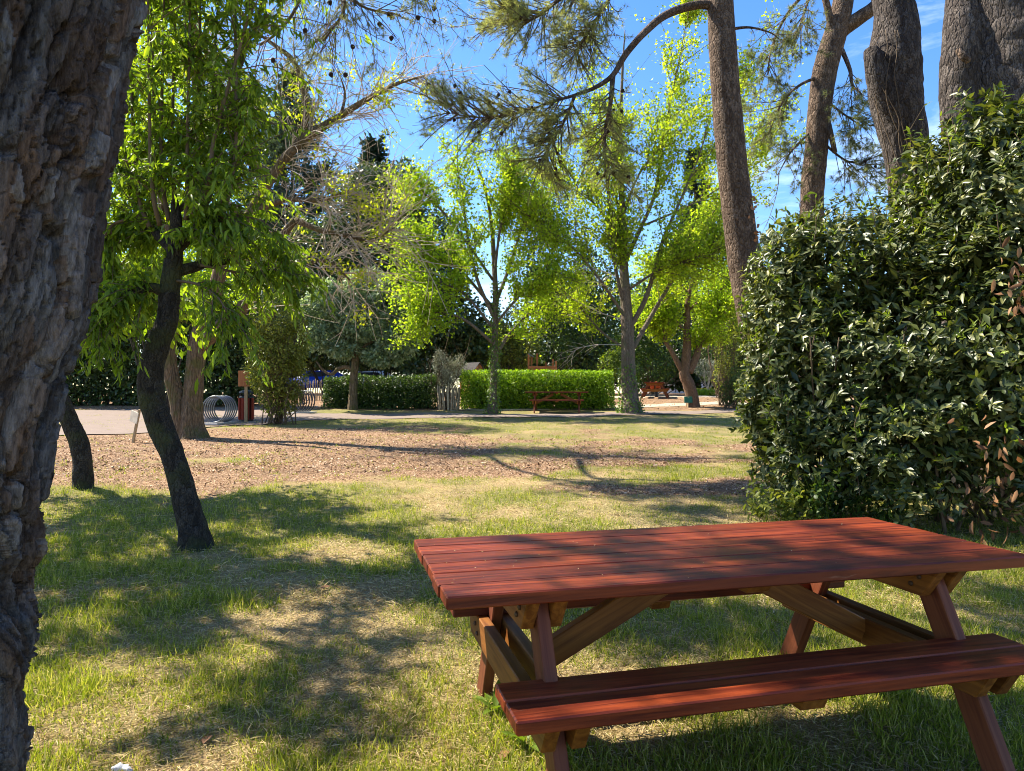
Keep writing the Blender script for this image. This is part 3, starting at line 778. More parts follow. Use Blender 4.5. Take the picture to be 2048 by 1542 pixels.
# ------------------------------------------------------------------ pines on the right, above the laurel
def pine_right():
    # slim pine with the long drooping limb
    base = on_ground(P(1560, 900, 12.5)[0], 12.5)
    t = thing('pine_tree', 'slim straight pine with a long limb arching over to the ginkgo', 'tree', tuple(base), group='pine trees')
    d = 12.5
    trunk = [tuple((np.array(q))) for q in [(1432, -420, d), (1436, -150, d), (1440, 0, d), (1447, 120, d), (1457, 250, d), (1472, 400, d), (1489, 520, d), (1503, 600, d), (1530, 720, d)]]
    pts = [base - (0, 0, .1)] + [P(*q) for q in reversed(trunk)]
    limbA = [(1440, 14, d), (1395, 10, 12.4), (1335, 28, 12.2), (1290, 64, 12.0), (1252, 108, 11.9), (1226, 150, 11.8), (1190, 175, 11.7), (1150, 190, 11.6), (1100, 205, 11.6), (1040, 225, 11.5), (960, 235, 11.5), (895, 225, 11.5)]
    limbB = [(1226, 150, 11.8), (1221, 205, 11.7), (1211, 260, 11.7), (1211, 310, 11.6), (1222, 345, 11.6)]
    limbC = [(1436, -150, d), (1340, -140, 12.3), (1230, -80, 12.1), (1130, -10, 12.0), (1060, 40, 11.9), (1010, 30, 11.9)]
    limbD = [(1300, -120, 12.2), (1230, -20, 12.1), (1180, 60, 12.0), (1150, 110, 11.9)]
    limbE = [(1150, 190, 11.6), (1130, 240, 11.6), (1100, 290, 11.6), (1085, 320, 11.6)]
    limbF = [(1462, 58, d), (1500, 55, 12.4), (1540, 65, 12.3), (1558, 78, 12.3)]
    lp = limb_paths([(limbA, [.085, .075, .07, .06, .055, .045, .034, .026, .02, .016, .012, .006]), (limbB, [.045, .035, .025, .018, .01]),
                     (limbC, [.08, .06, .05, .035, .02, .01]), (limbD, [.045, .03, .02, .01]), (limbE, [.03, .02, .015, .008]), (limbF, [.03, .02, .012, .006])])
    mb = MB(); mb.add(*tube(pts, [.36, .31, .30, .29, .275, .26, .245, .235, .225, .2, .17], 26, 90, .05, 3, 7))
    for k, (pp, rr) in enumerate(lp): mb.add(*tube(pp, rr, 9, len(pp) * 5, .06, k, 10))
    V, F = mb.get(); part('trunk', V, F, M['pine_bark_warm'], t, True)
    B = [spline(pp, 16) for pp, _ in lp]
    BA, BB, BC, BD, BE, BF = B
    s1 = sprout(np.stack([BA[10:]]), 85, .35, .95, 1.2, .05, 0, 1, 5, .2)
    s2 = sprout(np.stack([BB]), 44, .3, .75, 1.2, -.15, .1, 1, 5, .2)
    s3 = sprout(np.stack([BC[7:]]), 120, .4, 1.0, 1.1, .1, 0, 1, 5, .2)
    s4 = sprout(np.stack([BD[6:]]), 60, .4, .85, 1.1, .05, 0, 1, 5, .2)
    s5 = sprout(np.stack([BE]), 60, .35, .8, 1.1, 0, .1, 1, 5, .2)
    s6 = sprout(np.stack([BF[3:]]), 6, .2, .4, 1.1, 0, .1, 1, 5, .2)
    S = np.concatenate([s1, s2, s3, s4, s5])
    T2 = sprout(S, 1800, .16, .42, .8, .12, .15, 1, 4, .15)
    mb = MB(); mb.add(*sticks(S, .013, .005)); mb.add(*sticks(T2, .005, .003)); mb.add(*sticks(s6, .008, .003))
    V, F = mb.get(); part('branches', V, F, M['twig_brown'], t)
    p, tan = along(T2, 6300, .015, .2, 1.0)
    V, F = needle_tufts(p, tan, 13, .10, .0052); part('crown', V, F, M['pine_needle'], t)
    pine_cones(t, np.concatenate([s1, s2, s5]), 44, .07); pine_cones(t, np.concatenate([s3, s4]), 8, .07)
    # curls of orange bark low on the trunk
    n = 260; a = RNG.uniform(-2.6, -.2, n); q = np.array([P(1492, y, d) for y in RNG.uniform(400, 600, n)])
    cxs = np.interp(q[:, 2], [P(1500, 600, d)[2], P(1489, 520, d)[2], P(1472, 400, d)[2]], [P(1500, 600, d)[0], P(1489, 520, d)[0], P(1472, 400, d)[0]])
    q[:, 0] = cxs + .285 * np.cos(a); q[:, 1] = d + .285 * np.sin(a)
    keep = RNG.random(n) < np.exp(-((a + .75) / .45) ** 2); q, a = q[keep], a[keep]
    nr = np.stack([np.cos(a), np.sin(a), 0 * a], -1)
    leaf_parts(t, q, norm(nr * .6 + rnd(len(q)) * .5), norm(nr + rnd(len(q)) * .3), .06, .05, T_BROAD, M['bark_curl'], 'bark_curl')
    return t
M['bark_curl'] = leaf_mat('orange_bark_curls', [(0, (.20, .075, .03)), (1, (.50, .26, .13))], .1, (1, .8, .6), .7, .2)
pine_right()

def pine_forked():
    d = 15.0
    base = on_ground(P(1615, 900, d)[0], d)
    t = thing('pine_tree', 'forked pine with pale upper limbs and hanging needle sprays behind the laurel', 'tree', tuple(base), group='pine trees')
    pts = [base - (0, 0, .1)] + [P(*q) for q in [(1618, 620, d), (1624, 400, d), (1632, 300, d), (1641, 200, d), (1655, 120, d), (1678, 40, d), (1690, -40, d), (1700, -300, d)]]
    lp = limb_paths([([(1683, 60, d), (1715, 38, 14.9), (1752, 10, 14.8), (1800, -50, 14.7)], [.17, .15, .13, .10]),
                     ([(1660, 110, d), (1668, 80, 14.9), (1640, -40, 14.8), (1600, -140, 14.7)], [.10, .09, .06, .04]),
                     ([(1648, 150, d), (1600, 170, 14.8), (1565, 205, 14.7), (1540, 260, 14.6)], [.035, .03, .02, .008]),
                     ([(1636, 250, d), (1585, 300, 14.8), (1555, 350, 14.6)], [.03, .02, .008]),
                     ([(1684, 100, d), (1700, 140, 14.8), (1705, 170, 14.7), (1725, 190, 14.6)], [.05, .04, .03, .01]),
                     ([(1650, 200, d), (1690, 230, 14.8), (1735, 260, 14.6)], [.03, .02, .008]),
                     ([(1640, 280, d), (1690, 320, 14.8), (1740, 330, 14.6)], [.03, .02, .008]),
                     ([(1655, 240, d), (1662, 270, 14.72), (1670, 305, 14.70)], [.06, .055, .05]),
                     ([(1640, -40, 14.8), (1580, 20, 14.7), (1545, 90, 14.6), (1535, 150, 14.5)], [.04, .03, .02, .01]),
                     ([(1640, -60, 14.8), (1610, 20, 14.6), (1590, 80, 14.5)], [.03, .02, .01])])
    mb = MB(); mb.add(*tube(pts, [.34, .30, .235, .235, .24, .25, .23, .2, .15], 22, 80, .06, 5, 7))
    for k, (pp, rr) in enumerate(lp): mb.add(*tube(pp, rr, 9, len(pp) * 5, .06, k, 10))
    V, F = mb.get(); part('trunk', V, F, M['pine_bark_warm'], t, True)
    B = np.stack([spline(lp[k][0], 10) for k in (2, 3, 5, 6, 8, 9, 4)])
    S = sprout(B, 105, .4, 1.0, 1.0, -.25, .3, 1, 5, .2, grav=-.1)
    T2 = sprout(S, 560, .2, .45, .8, 0, .2, 1, 4, .15)
    mb = MB(); mb.add(*sticks(S, .011, .004)); mb.add(*sticks(T2, .005, .003))
    V, F = mb.get(); part('branches', V, F, M['twig_brown'], t)
    p, tan = along(T2, 2300, .015, .3, 1.0)
    V, F = needle_tufts(p, tan, 14, .12, .0075); part('crown', V, F, M['pine_needle_grey'], t)
    pine_cones(t, S, 10, .07)
pine_forked()

def pine_burl():
    d = 10.0
    base = on_ground(P(1870, 900, d)[0], d)
    t = thing('pine_tree', 'grey crooked pine trunk with a big burl and clinging vine stems', 'tree', tuple(base), group='pine trees')
    pts = [base - (0, 0, .1)] + [P(*q) for q in [(1852, 600, d), (1822, 350, d), (1811, 290, d), (1793, 200, d), (1787, 130, d), (1792, 60, d), (1786, 0, d), (1765, -90, d), (1740, -350, d)]]
    mb = MB(); mb.add(*tube(pts, [.42, .38, .30, .30, .345, .36, .30, .26, .25, .2], 30, 110, .05, 8, 8))
    bp = [P(1815, 290, d - .1), P(1780, 210, d - .16), P(1757, 150, d - .18), P(1747, 118, d - .18), P(1742, 100, d - .15)]
    mb.add(*tube(bp, [.10, .15, .155, .13, .10], 18, 26, .08, 4, 9))
    V, F = mb.get(); part('trunk', V, F, M['pine_bark'], t, True)
    vines = []
    for k in range(7):
        x0 = 1770 + k * 13
        ys = np.linspace(370, 60, 8)
        ctr = np.interp(ys, [0, 60, 130, 200, 290, 350], [1786, 1792, 1787, 1793, 1811, 1822]); hw = np.interp(ys, [0, 130, 290, 350], [37, 51, 43, 43])
        fx = np.clip((k - 3) / 3.6 + np.cumsum(RNG.normal(size=8) * .25), -.95, .95)
        vines.append([P(c_ + f_ * h_, y_, d - math.sqrt(max(0, 1 - f_ * f_)) * h_ / FPX * d - .012) for c_, f_, h_, y_ in zip(ctr, fx, hw, ys)])
    mb = MB()
    for v in vines: mb.add(*tube(v, [.009, .004], 5, 24))
    V, F = mb.get(); part('vine_stems', V, F, M['twig_brown'], t)
pine_burl()

def pine_stout():
    d = 8.4
    base = on_ground(P(2010, 900, d)[0], d)
    t = thing('pine_tree', 'very stout furrowed pine trunk rising behind the tallest laurel', 'tree', tuple(base), group='pine trees')
    c_ = lambda x, y: P(x, y, d)
    mb = MB()
    mb.add(*tube([base - (0, 0, .1), c_(2015, 500), c_(2012, 250), c_(2018, 100), c_(2015, 0), c_(2000, -400)], [.75, .68, .63, .6, .58, .5], 44, 120, .045, 11, 7))
    mb.add(*tube([base + (-.42, -.1, -.1), P(1945, 500, d - .15), P(1928, 250, d - .15), P(1921, 140, d - .15), P(1926, 60, d - .1), P(1935, -60, d), P(1960, -300, d)], [.36, .27, .23, .215, .21, .2, .12], 24, 80, .06, 13, 8))
    V, F = mb.get(); part('trunk', V, F, M['pine_bark'], t, True)
    s = [P(1915, 100, d - .38), P(1925, 112, d - .42), P(1938, 122, d - .44)]
    V, F = tube(s, [.03, .045, .04], 7, 8, .1, 3, 20); part('broken_stub', V, F, M['pine_bark_warm'], t)
pine_stout()

# ------------------------------------------------------------------ fruit tree with long drooping leaves (left)
def fruit_tree():
    b = G(392, 1096)
    t = thing('almond_tree', 'bright green leafy fruit tree on a crooked blackish trunk', 'tree', tuple(b))
    d = b[1]
    q = lambda x, y, k=0: P(x, y, d + k)
    trunk = [b - (0, 0, .08), b + (0, 0, .02), q(384, 1050), q(368, 985), q(345, 910), q(318, 845), q(303, 790), q(302, 740), q(316, 690), q(334, 640), q(338, 590), q(345, 535), q(350, 490)]
    limbs = [([q(338, 590), q(300, 575, -.1), q(250, 590, -.2), q(200, 600, -.3)], [.055, .045, .03, .015]),
             ([q(343, 545), q(400, 530, .1), q(435, 505, .15), q(425, 470, .1), q(400, 450, 0)], [.055, .045, .04, .035, .02]),
             ([q(348, 500), q(380, 470, -.05), q(420, 440, -.1), q(440, 430, -.1)], [.06, .05, .05, .04]),
             ([q(348, 500), q(310, 465, .1), q(285, 450, .2), q(250, 440, .2)], [.055, .045, .03, .02]),
             ([q(345, 540), q(470, 520, .3), q(530, 500, .4), q(570, 520, .4)], [.035, .025, .018, .01]),
             ([q(350, 490), q(352, 440), q(350, 400)], [.06, .05, .03])]
    shoots = []
    for (x0, y0, x1, xt, k) in ((338, 440, 322, 330, 0), (352, 420, 345, 352, .15), (372, 440, 375, 382, -.1), (400, 425, 398, 402, 0), (440, 430, 472, 470, -.1), (440, 430, 466, 500, .2),
                                (300, 455, 268, 255, .1), (285, 448, 250, 232, .3), (320, 450, 300, 296, -.2), (360, 420, 420, 440, .3), (330, 420, 310, 300, .4), (385, 430, 430, 520, -.25), (400, 430, 440, 540, .1)):
        shoots.append([q(x0, y0, k * .4), q((x0 * .35 + x1 * .65), y0 - 55, k), q(x1, y0 - 160, k), q(x1 * .5 + xt * .5, y0 - 320, k * 1.2), q(xt, -60, k * 1.5), q(xt + 10, -190, k * 1.7)])
    mb = MB(); mb.add(*tube(trunk, [.24, .150, .115, .105, .10, .105, .11, .105, .098, .09, .085, .08, .07], 20, 110, .10, 2, 11))
    for k, (pp, rr) in enumerate(limbs): mb.add(*tube(pp, rr, 8, len(pp) * 5, .12, k, 14))
    V, F = mb.get(); part('trunk', V, F, M['black_bark'], t, True)
    mb = MB()
    for s_ in shoots: mb.add(*tube(s_, [.024, .02, .016, .012, .008, .005], 6, 26))
    B = as_B(shoots, 14)
    T1 = sprout(B, 470, .3, .9, .95, .05, .14, 1, 5, .2, grav=-.45)
    BL = as_B([l[0] for l in limbs[:5]], 12)
    T2 = sprout(BL, 220, .25, .6, 1.1, .05, .25, 1, 5, .25, [1, .5, .9, 1.1, .25], grav=-.4)
    ex = as_B([[q(300, 575), q(260, 600, -.2), q(220, 625, -.35), q(195, 650, -.4)], [q(400, 530), q(480, 545, .2), q(545, 540, .3), q(590, 560, .35)], [q(440, 430), q(520, 440, .2), q(550, 470, .3), q(555, 500, .3)],
               [q(345, 560), q(400, 570, -.2), q(440, 600, -.3), (q(460, 640, -.3))], [q(250, 440), q(225, 450, 0), q(210, 480, 0), q(205, 520, 0)]], 10)
    for e in ex: mb.add(*tube(e, [.014, .006], 5, 12))
    T3 = sprout(ex, 85, .2, .45, .9, -.1, .2, 1, 5, .2, grav=-.45)
    TT = np.concatenate([T1, T2, T3]); mb.add(*sticks(TT, .006, .0025))
    V, F = mb.get(); part('branches', V, F, M['twig_brown'], t, True)
    n = 22000
    p, tan = along(TT, n, .012, .1, 1.0)
    p2, tan2 = along(B, 1800, .012, .2, 1.0); p = np.vstack([p, p2]); tan = np.vstack([tan, tan2]); n = len(p)
    D = norm(tan * .35 + norm(rnd(n)) * .75 + np.array((0, 0, -.75))); Nn = norm(rnd(n) + np.array((0, 0, .6)))
    V, F = leaves(p, D, Nn, RNG.uniform(.06, .115, n), RNG.uniform(.016, .026, n), T_LONG)
    part('crown', V, F, M['peach_leaf'], t)
    m = 280; p, tan = along(np.concatenate([T2, T3, T1[:90]]), m, .015, .3, 1.0)
    near = p - np.array((0, .22, 0)) * RNG.random((m, 1))
    D = norm(tan * .35 + norm(rnd(m)) * .6 + np.array((0, 0, -.8)))
    leaf_parts(t, near, D, norm(rnd(m) + np.array((0, -.6, .5))), .115, .024, T_LONG, M['peach_leaf'])
fruit_tree()

def second_trunk():
    b = G(166, 976); d = b[1]; q = lambda x, y, k=0: P(x, y, d + k)
    t = thing('almond_tree', 'bent dark trunk of a small tree half hidden by the huge pine', 'tree', tuple(b))
    tr = [b - (0, 0, .08), q(166, 965), q(164, 915), q(156, 880), q(140, 845), q(122, 800), q(100, 740), q(70, 660), (q(50, 590))]
    lim = [(tr, [.155, .13, .115, .115, .11, .10, .09, .08, .05]), ([q(70, 660), q(130, 600), q(200, 570), q(260, 560)], [.06, .045, .03, .01]), ([q(60, 620), q(20, 540), q(-20, 450)], [.06, .04, .02]), ([q(50, 590), q(60, 480), q(90, 380)], [.05, .04, .02])]
    build_trunk(t, lim, M['black_bark'], 16, .10, freq=10)
    shade_limbs = [([tuple(q(70, 660)), (-6.9, 9.2, 3.6), (-6.5, 8.2, 4.7), (-5.9, 7.3, 5.2)], [.07, .055, .04, .015]), ([tuple(q(60, 620)), (-7.6, 9.0, 4.2), (-7.3, 7.8, 5.2), (-6.9, 6.9, 5.6)], [.06, .05, .035, .015]), ([tuple(q(60, 620)), (-6.6, 9.9, 4.0), (-5.9, 9.4, 5.0), (-5.4, 8.7, 5.5)], [.06, .05, .035, .015])]
    shade_limbs.append(([(-6.5, 8.2, 4.7), (-6.1, 7.0, 5.2), (-5.6, 6.2, 5.5), (-5.0, 5.6, 5.6)], [.045, .035, .025, .01]))
    mbw = MB()  # unseen limbs off to the left, added to dapple the near lawn
    for pp, rr in shade_limbs: mbw.add(*tube(np.array(pp), rr, 8, 18, .08, 3, 10))
    V, F = mbw.get(); part('limbs', V, F, M['black_bark'], t, True)
    B = as_B([l[0] for l in lim[1:]] + [np.array(l[0]) for l in shade_limbs] * 2, 10); S = sprout(B, 215, .5, 1.3, 1.0, .2, .3, 1, 5, .2, grav=-.3); S2 = sprout(S, 850, .2, .5, .9, 0, .2, 1, 4, .2, grav=-.3)
    mb = MB(); mb.add(*sticks(S, .012, .005)); mb.add(*sticks(S2, .005, .003)); V, F = mb.get(); part('branches', V, F, M['twig_brown'], t)
    n = 19000; p, tan = along(S2, n, .07); D = norm(tan * .3 + norm(rnd(n)) * .7 + np.array((0, 0, -.7)))
    V, F = leaves(p, D, norm(rnd(n) + (0, 0, .6)), RNG.uniform(.10, .17, n), .062, T_QUAD); part('crown', V, F, M['peach_leaf'], t)
second_trunk()

# ------------------------------------------------------------------ twiggy multi-stemmed tree at the path
def twiggy_tree():
    b = G(378, 876); d = b[1]; q = lambda x, y, k=0: P(x, y, d + k)
    t = thing('locust_tree', 'twin-stemmed ridged tree with a tangle of bare twigs and yellowish tufts', 'tree', tuple(b))
    L = [([b + (.12, 0, -.1), q(384, 850), q(386, 800), q(389, 750), q(396, 690), q(410, 640), q(428, 590), q(445, 520)], [.40, .28, .225, .205, .20, .19, .17, .15]),
         ([b + (-.12, .05, -.1), q(364, 840), q(353, 790), q(340, 740), q(338, 690), q(349, 640), q(350, 560), q(330, 460), q(320, 350)], [.28, .21, .175, .175, .165, .15, .13, .11, .08]),
         ([q(400, 690), q(440, 655, -.1), q(478, 625, -.2), q(520, 560, -.3), q(560, 480, -.3), q(590, 440, -.3)], [.20, .17, .15, .12, .10, .08]),
         ([q(445, 520), q(500, 430, -.2), q(545, 350, -.3), q(600, 285, -.4), q(660, 245, -.4), (q(740, 195, -.5)), q(800, 165, -.5), q(850, 152, -.5)], [.15, .13, .12, .105, .085, .06, .04, .02]),
         ([q(600, 285, -.4), q(612, 230, -.4), q(606, 170, -.4), q(585, 120, -.4), q(555, 95, -.4), q(520, 70, -.3)], [.085, .075, .07, .06, .05, .03]),
         ([q(545, 350, -.3), q(480, 300, 0), q(450, 240, .1), q(430, 140, .2)], [.08, .07, .05, .03]),
         ([q(590, 440, -.3), q(640, 460, -.5), q(690, 470, -.7), q(740, 480, -.8), q(790, 455, -.9)], [.075, .06, .05, .035, .015]),
         ([q(520, 560, -.3), q(590, 540, -.5), q(650, 520, -.7), q(700, 560, -.8)], [.07, .055, .04, .02]),
         ([q(480, 430, -.2), q(430, 380, -.1), q(400, 300, 0), q(390, 200, 0), q(380, 80, 0)], [.09, .08, .06, .05, .03]),
         ([q(500, 430, -.2), q(570, 400, -.5), q(640, 400, -.7), q(700, 380, -.8)], [.08, .06, .05, .02]),
         ([q(680, 236, -.4), q(690, 190, -.4), q(680, 150, -.4)], [.04, .03, .01])]
    build_trunk(t, L, M['ridged_bark'], 18, .07, flare=.12)
    B = as_B([l[0] for l in L[2:]], 14)
    w = np.array([1.0, 2.6, .6, 2.4, 1.0, .7, .9, 1.0, .2])
    S1 = sprout(B, 220, .5, 1.5, 1.1, .05, .3, 1, 6, .3, w)
    S2 = sprout(S1, 1050, .3, 1.1, .9, .0, .15, 1, 5, .3)
    S3 = sprout(S2, 650, .2, .6, .8, 0, .2, 1, 4, .25)
    mb = MB(); mb.add(*sticks(S1, .018, .007)); mb.add(*sticks(S2, .009, .004)); mb.add(*sticks(S3, .006, .003))
    V, F = mb.get(); part('twigs', V, F, M['twig_tan'], t)
    up = [np.array([q(520, 70, -.3), (-5.6, 14.0, 9.3), (-4.9, 12.8, 9.7), (-4.3, 11.9, 9.6)]), np.array([q(430, 140, .2), (-6.8, 14.6, 9.6), (-5.9, 13.0, 10.2), (-5.2, 11.8, 10.0)]), np.array([(-5.6, 14.0, 9.3), (-4.4, 13.6, 9.6), (-3.4, 12.9, 9.5)])]
    mb = MB()  # unseen leafy boughs above the view, added to shade the lawn beyond the table
    for u_ in up: mb.add(*tube(u_, [.07, .05, .04, .015], 7, 16))
    U1 = sprout(as_B(up, 10), 70, .5, 1.3, 1.1, .1, .35, 1, 5, .2); mb.add(*sticks(U1, .015, .006)); U2 = sprout(U1, 300, .25, .6, .9, .1, .2, 1, 4, .2); mb.add(*sticks(U2, .007, .003))
    V, F = mb.get(); part('shade_branches', V, F, M['twig_brown'], t)
    p, _ = along(U2, 5200, .07); n = len(p)
    V, F = leaves(p, norm(rnd(n) + (0, 0, -.2)), norm(rnd(n) + (0, 0, .8)), .13, .08, T_QUAD); part('shade_leaves', V + np.array((0, 0, .35)), F, M['mid_leaf'], t)
    # yellowish leaf tufts at some twigs only
    p0, tan0 = along(S2, 150, .05, .2, 1.0); keep = fbm(p0 * .9, 2, 5) > .50; p0 = np.vstack([p0[keep]] + [P(x_, y_, d - .4)[None] for x_, y_ in ((535, 215), (600, 228), (645, 305), (505, 290), (560, 330), (700, 140), (790, 150), (760, 165), (720, 480), (770, 460), (690, 545), (640, 400), (500, 400), (470, 330))])
    k = 60; n = len(p0) * k; p = p0.repeat(k, 0) + rnd(n) * np.array((.14, .14, .11))
    V1, F1 = leaves(p, norm(rnd(n) + (0, 0, -.2)), norm(rnd(n) + (0, 0, .8)), RNG.uniform(.06, .11, n), RNG.uniform(.035, .055, n), T_QUAD)
    part('crown', V1, F1, M['olive_yellow_leaf'], t)
twiggy_tree()

# ------------------------------------------------------------------ ginkgo, ivy-clad tree, forked tree
def leafy_tree(name, label, base, limbs, bark, leaf, n_leaf, subs, L, W, tpl=T_FAN, sides=12, wgt=None, t0=.3, jit=.05, up=.3, sub_len=(.7, 1.8), n_sub=120, n_sub2=600, spread=.9, droop=.2, trunkfrac=1, flare=0.0, extra=None, group=None):
    t = thing(name, label, 'tree', tuple(base), group=group)
    build_trunk(t, limbs, bark, sides, .06, flare=flare)
    B = as_B([l[0] for l in limbs[trunkfrac:]], 14)
    S1 = sprout(B, n_sub, sub_len[0], sub_len[1], spread, up, t0, 1, 5, .15, wgt)
    S2 = sprout(S1, n_sub2, sub_len[0] * .35, sub_len[1] * .45, .9, up * .5, .15, 1, 4, .2)
    mb = MB(); mb.add(*sticks(S1, .018, .006)); mb.add(*sticks(S2, .007, .003)); V, F = mb.get(); part('branches', V, F, M['twig_brown'], t)
    p, tan = along(np.concatenate([S2]), n_leaf, jit); p2, tan2 = along(S1[:, :4], n_leaf // 3, jit); p = np.vstack([p, p2])
    if extra is not None: p = np.vstack([p, extra])
    n = len(p); D = norm(norm(rnd(n)) + np.array((0, 0, -droop))); Nn = norm(rnd(n) + np.array((0, 0, .7)))
    V, F = leaves(p, D, Nn, RNG.uniform(.7, 1.3, n) * L, RNG.uniform(.7, 1.2, n) * W, tpl); part('crown', V, F, leaf, t)
    return t

def ivy_on(t, path, radii, n, mat, lo=0, hi=1, size=.07, rmul=1.25):
    C = spline(path, 60); R = np.interp(np.linspace(0, 1, 60), np.linspace(0, 1, len(radii)), radii)
    i = RNG.integers(int(lo * 59), int(hi * 59), n); a = RNG.uniform(0, 2 * math.pi, n); d = np.stack([np.cos(a), np.sin(a), 0 * a], -1)
    p = C[i] + d * (R[i] * RNG.uniform(1.0, rmul, n))[:, None] + rnd(n) * .03
    V, F = leaves(p, norm(d * .4 + rnd(n) * .5 + (0, 0, -.5)), norm(d + rnd(n) * .4), size, size * .85, T_QUAD)
    return part('ivy', V, F, mat, t)

def ginkgo():
    b = G(1262, 826); d = b[1]; q = lambda x, y, k=0: P(x, y, d + k)
    tr = [b - (0, 0, .1), q(1260, 800), q(1257, 750), q(1256, 700), q(1254, 640), q(1249, 560), q(1246, 480), q(1243, 380), q(1241, 260), q(1245, 140), q(1250, 60)]
    L = [(np.array(tr), [.44, .30, .26, .24, .22, .17, .13, .10, .07, .045, .015]),
         ([q(1251, 620), q(1236, 560, -.2), q(1222, 480, -.3), q(1216, 390, -.4), q(1205, 280, -.5), q(1190, 190, -.5)], [0.072, 0.061, 0.050, 0.040, 0.029, 0.011]),
         ([q(1260, 655), q(1288, 605, -.2), q(1308, 545, -.4), q(1328, 475, -.5), q(1368, 385, -.6), q(1402, 300, -.7), q(1420, 230, -.7)], [0.094, 0.086, 0.072, 0.058, 0.043, 0.029, 0.011]),
         ([q(1264, 700), q(1298, 640, .3), q(1330, 585, .5), q(1380, 500, .7), q(1430, 420, .9), q(1470, 350, 1)], [0.086, 0.079, 0.068, 0.054, 0.036, 0.014]),
         ([q(1250, 525), q(1282, 455, .1), q(1310, 385, .2), q(1330, 260, .2), q(1350, 160, .2), q(1368, 70, .2), q(1372, 40, .2)], [0.079, 0.068, 0.058, 0.043, 0.029, 0.014, 0.006]),
         ([q(1252, 600), q(1240, 520, .2), q(1238, 440, .3), q(1225, 330, .4), q(1225, 250, .4)], [0.058, 0.050, 0.043, 0.029, 0.011]),
         ([q(1246, 480), q(1200, 420, .3), q(1160, 380, .5), q(1110, 350, .6)], [0.050, 0.036, 0.025, 0.007]),
         ([q(1254, 640), q(1200, 560, -.4), q(1150, 500, -.6), q(1100, 460, -.8), q(1075, 440, -.8)], [0.058, 0.047, 0.036, 0.022, 0.007]),
         ([q(1256, 580), q(1320, 540, -.8), q(1390, 520, -1.2), q(1450, 500, -1.4)], [0.050, 0.036, 0.025, 0.007]),
         ([q(1246, 430), q(1290, 330, -.6), q(1390, 240, -.8), q(1490, 180, -.9)], [0.043, 0.036, 0.025, 0.007]),
         ([q(1290, 450), q(1400, 400, .5), q(1500, 330, .8), q(1550, 260, .9)], [0.043, 0.032, 0.022, 0.006]),
         ([q(1254, 700), q(1205, 665, .3), q(1165, 620, .5), q(1120, 570, .6)], [0.050, 0.036, 0.025, 0.011])]
    w = [1, 1, 1.1, 1.3, .9, .6, 1.0, 1.1, .7, .5, .5]
    t = leafy_tree('ginkgo_tree', 'tall ginkgo with upswept limbs and fresh yellow green leaves', b, L, M['grey_bark'], M['ginkgo_leaf'], 36000, 0, .08, .088, T_FAN, 16, np.array(w), .25, .11, .35, (.7, 2.3), 300, 2600, .95, .2, 1, .10)
    ivy_on(t, np.array(tr[:4]), [.44, .35, .31, .29], 700, M['ivy_leaf'], 0, .8, .085, 1.12)
    D0 = as_B([[q(1250, 640), q(1200, 625, -.5), q(1150, 600, -.7), q(1125, 590, -.8)], [q(1245, 690), q(1190, 690, -.4), q(1150, 700, -.6), (q(1130, 725, -.6))], [q(1248, 600), q(1210, 570, -.5), q(1170, 560, -.7)], [q(1248, 560), q(1200, 540, -.4), q(1160, 530, -.6)]], 8)
    S = sprout(D0, 70, .3, .9, 1.0, .05, .2, 1, 5, .3)
    mb = MB(); mb.add(*sticks(D0, .02, .008)); mb.add(*sticks(S, .008, .004)); V, F = mb.get(); part('dead_twigs', V, F, M['twig_tan'], t)
ginkgo()

def ivy_tree():
    b = G(985, 829); d = b[1]; q = lambda x, y, k=0: P(x, y, d + k)
    tr = [b - (0, 0, .1), q(986, 790), q(988, 740), q(990, 680), q(991, 600), q(988, 520), q(982, 440), q(968, 370), q(950, 320)]
    L = [(np.array(tr), [.22, .135, .12, .11, .10, .085, .065, .045, .02]),
         ([q(990, 640), q(955, 560, -.3), q(935, 470, -.4), q(925, 390, -.5), q(915, 335, -.5)], [.07, .06, .05, .03, .01]),
         ([q(990, 610), q(1020, 530, .2), q(1045, 450, .3), q(1060, 400, .3)], [.07, .055, .04, .015]),
         ([q(990, 620), q(920, 540, .3), q(860, 500, .4), q(822, 480, .5)], [.06, .05, .035, .01]),
         ([q(990, 690), q(930, 640, -.5), q(880, 625, -.7), q(838, 630, -.8)], [.06, .045, .03, .01]),
         ([q(989, 720), q(1010, 680, .2), q(1045, 640, .4), q(1085, 600, .5)], [.075, .065, .05, .02]),
         ([q(988, 560), q(1000, 460, -.4), q(1020, 380, -.6), q(1030, 350, -.6)], [.05, .04, .03, .01]),
         ([q(986, 560), q(900, 440, -.3), q(860, 400, -.5), q(845, 380, -.5)], [.05, .04, .03, .01]),
         ([q(989, 650), q(1040, 590, -.5), q(1070, 560, -.6), q(1095, 540, -.7)], [.05, .04, .03, .01]),
         ([q(989, 660), q(930, 590, 0), q(870, 560, .1), q(830, 550, .1)], [.05, .04, .03, .01])]
    w = [1.1, 1, 1.1, .9, .5, 1, 1, .7, .9]
    t = leafy_tree('lime_tree', 'spreading young tree in lime green leaf on an ivy-clad stem', b, L, M['grey_bark'], M['lime_leaf'], 22000, 0, .082, .088, T_FAN, 12, np.array(w), .25, .12, .05, (.5, 1.6), 230, 1900, 1.0, .2, 1, .06)
    ivy_on(t, np.array(tr[:6]), [.21, .14, .13, .12, .11, .09], 1700, M['ivy_leaf'], 0, .9, .075, 1.45)
ivy_tree()

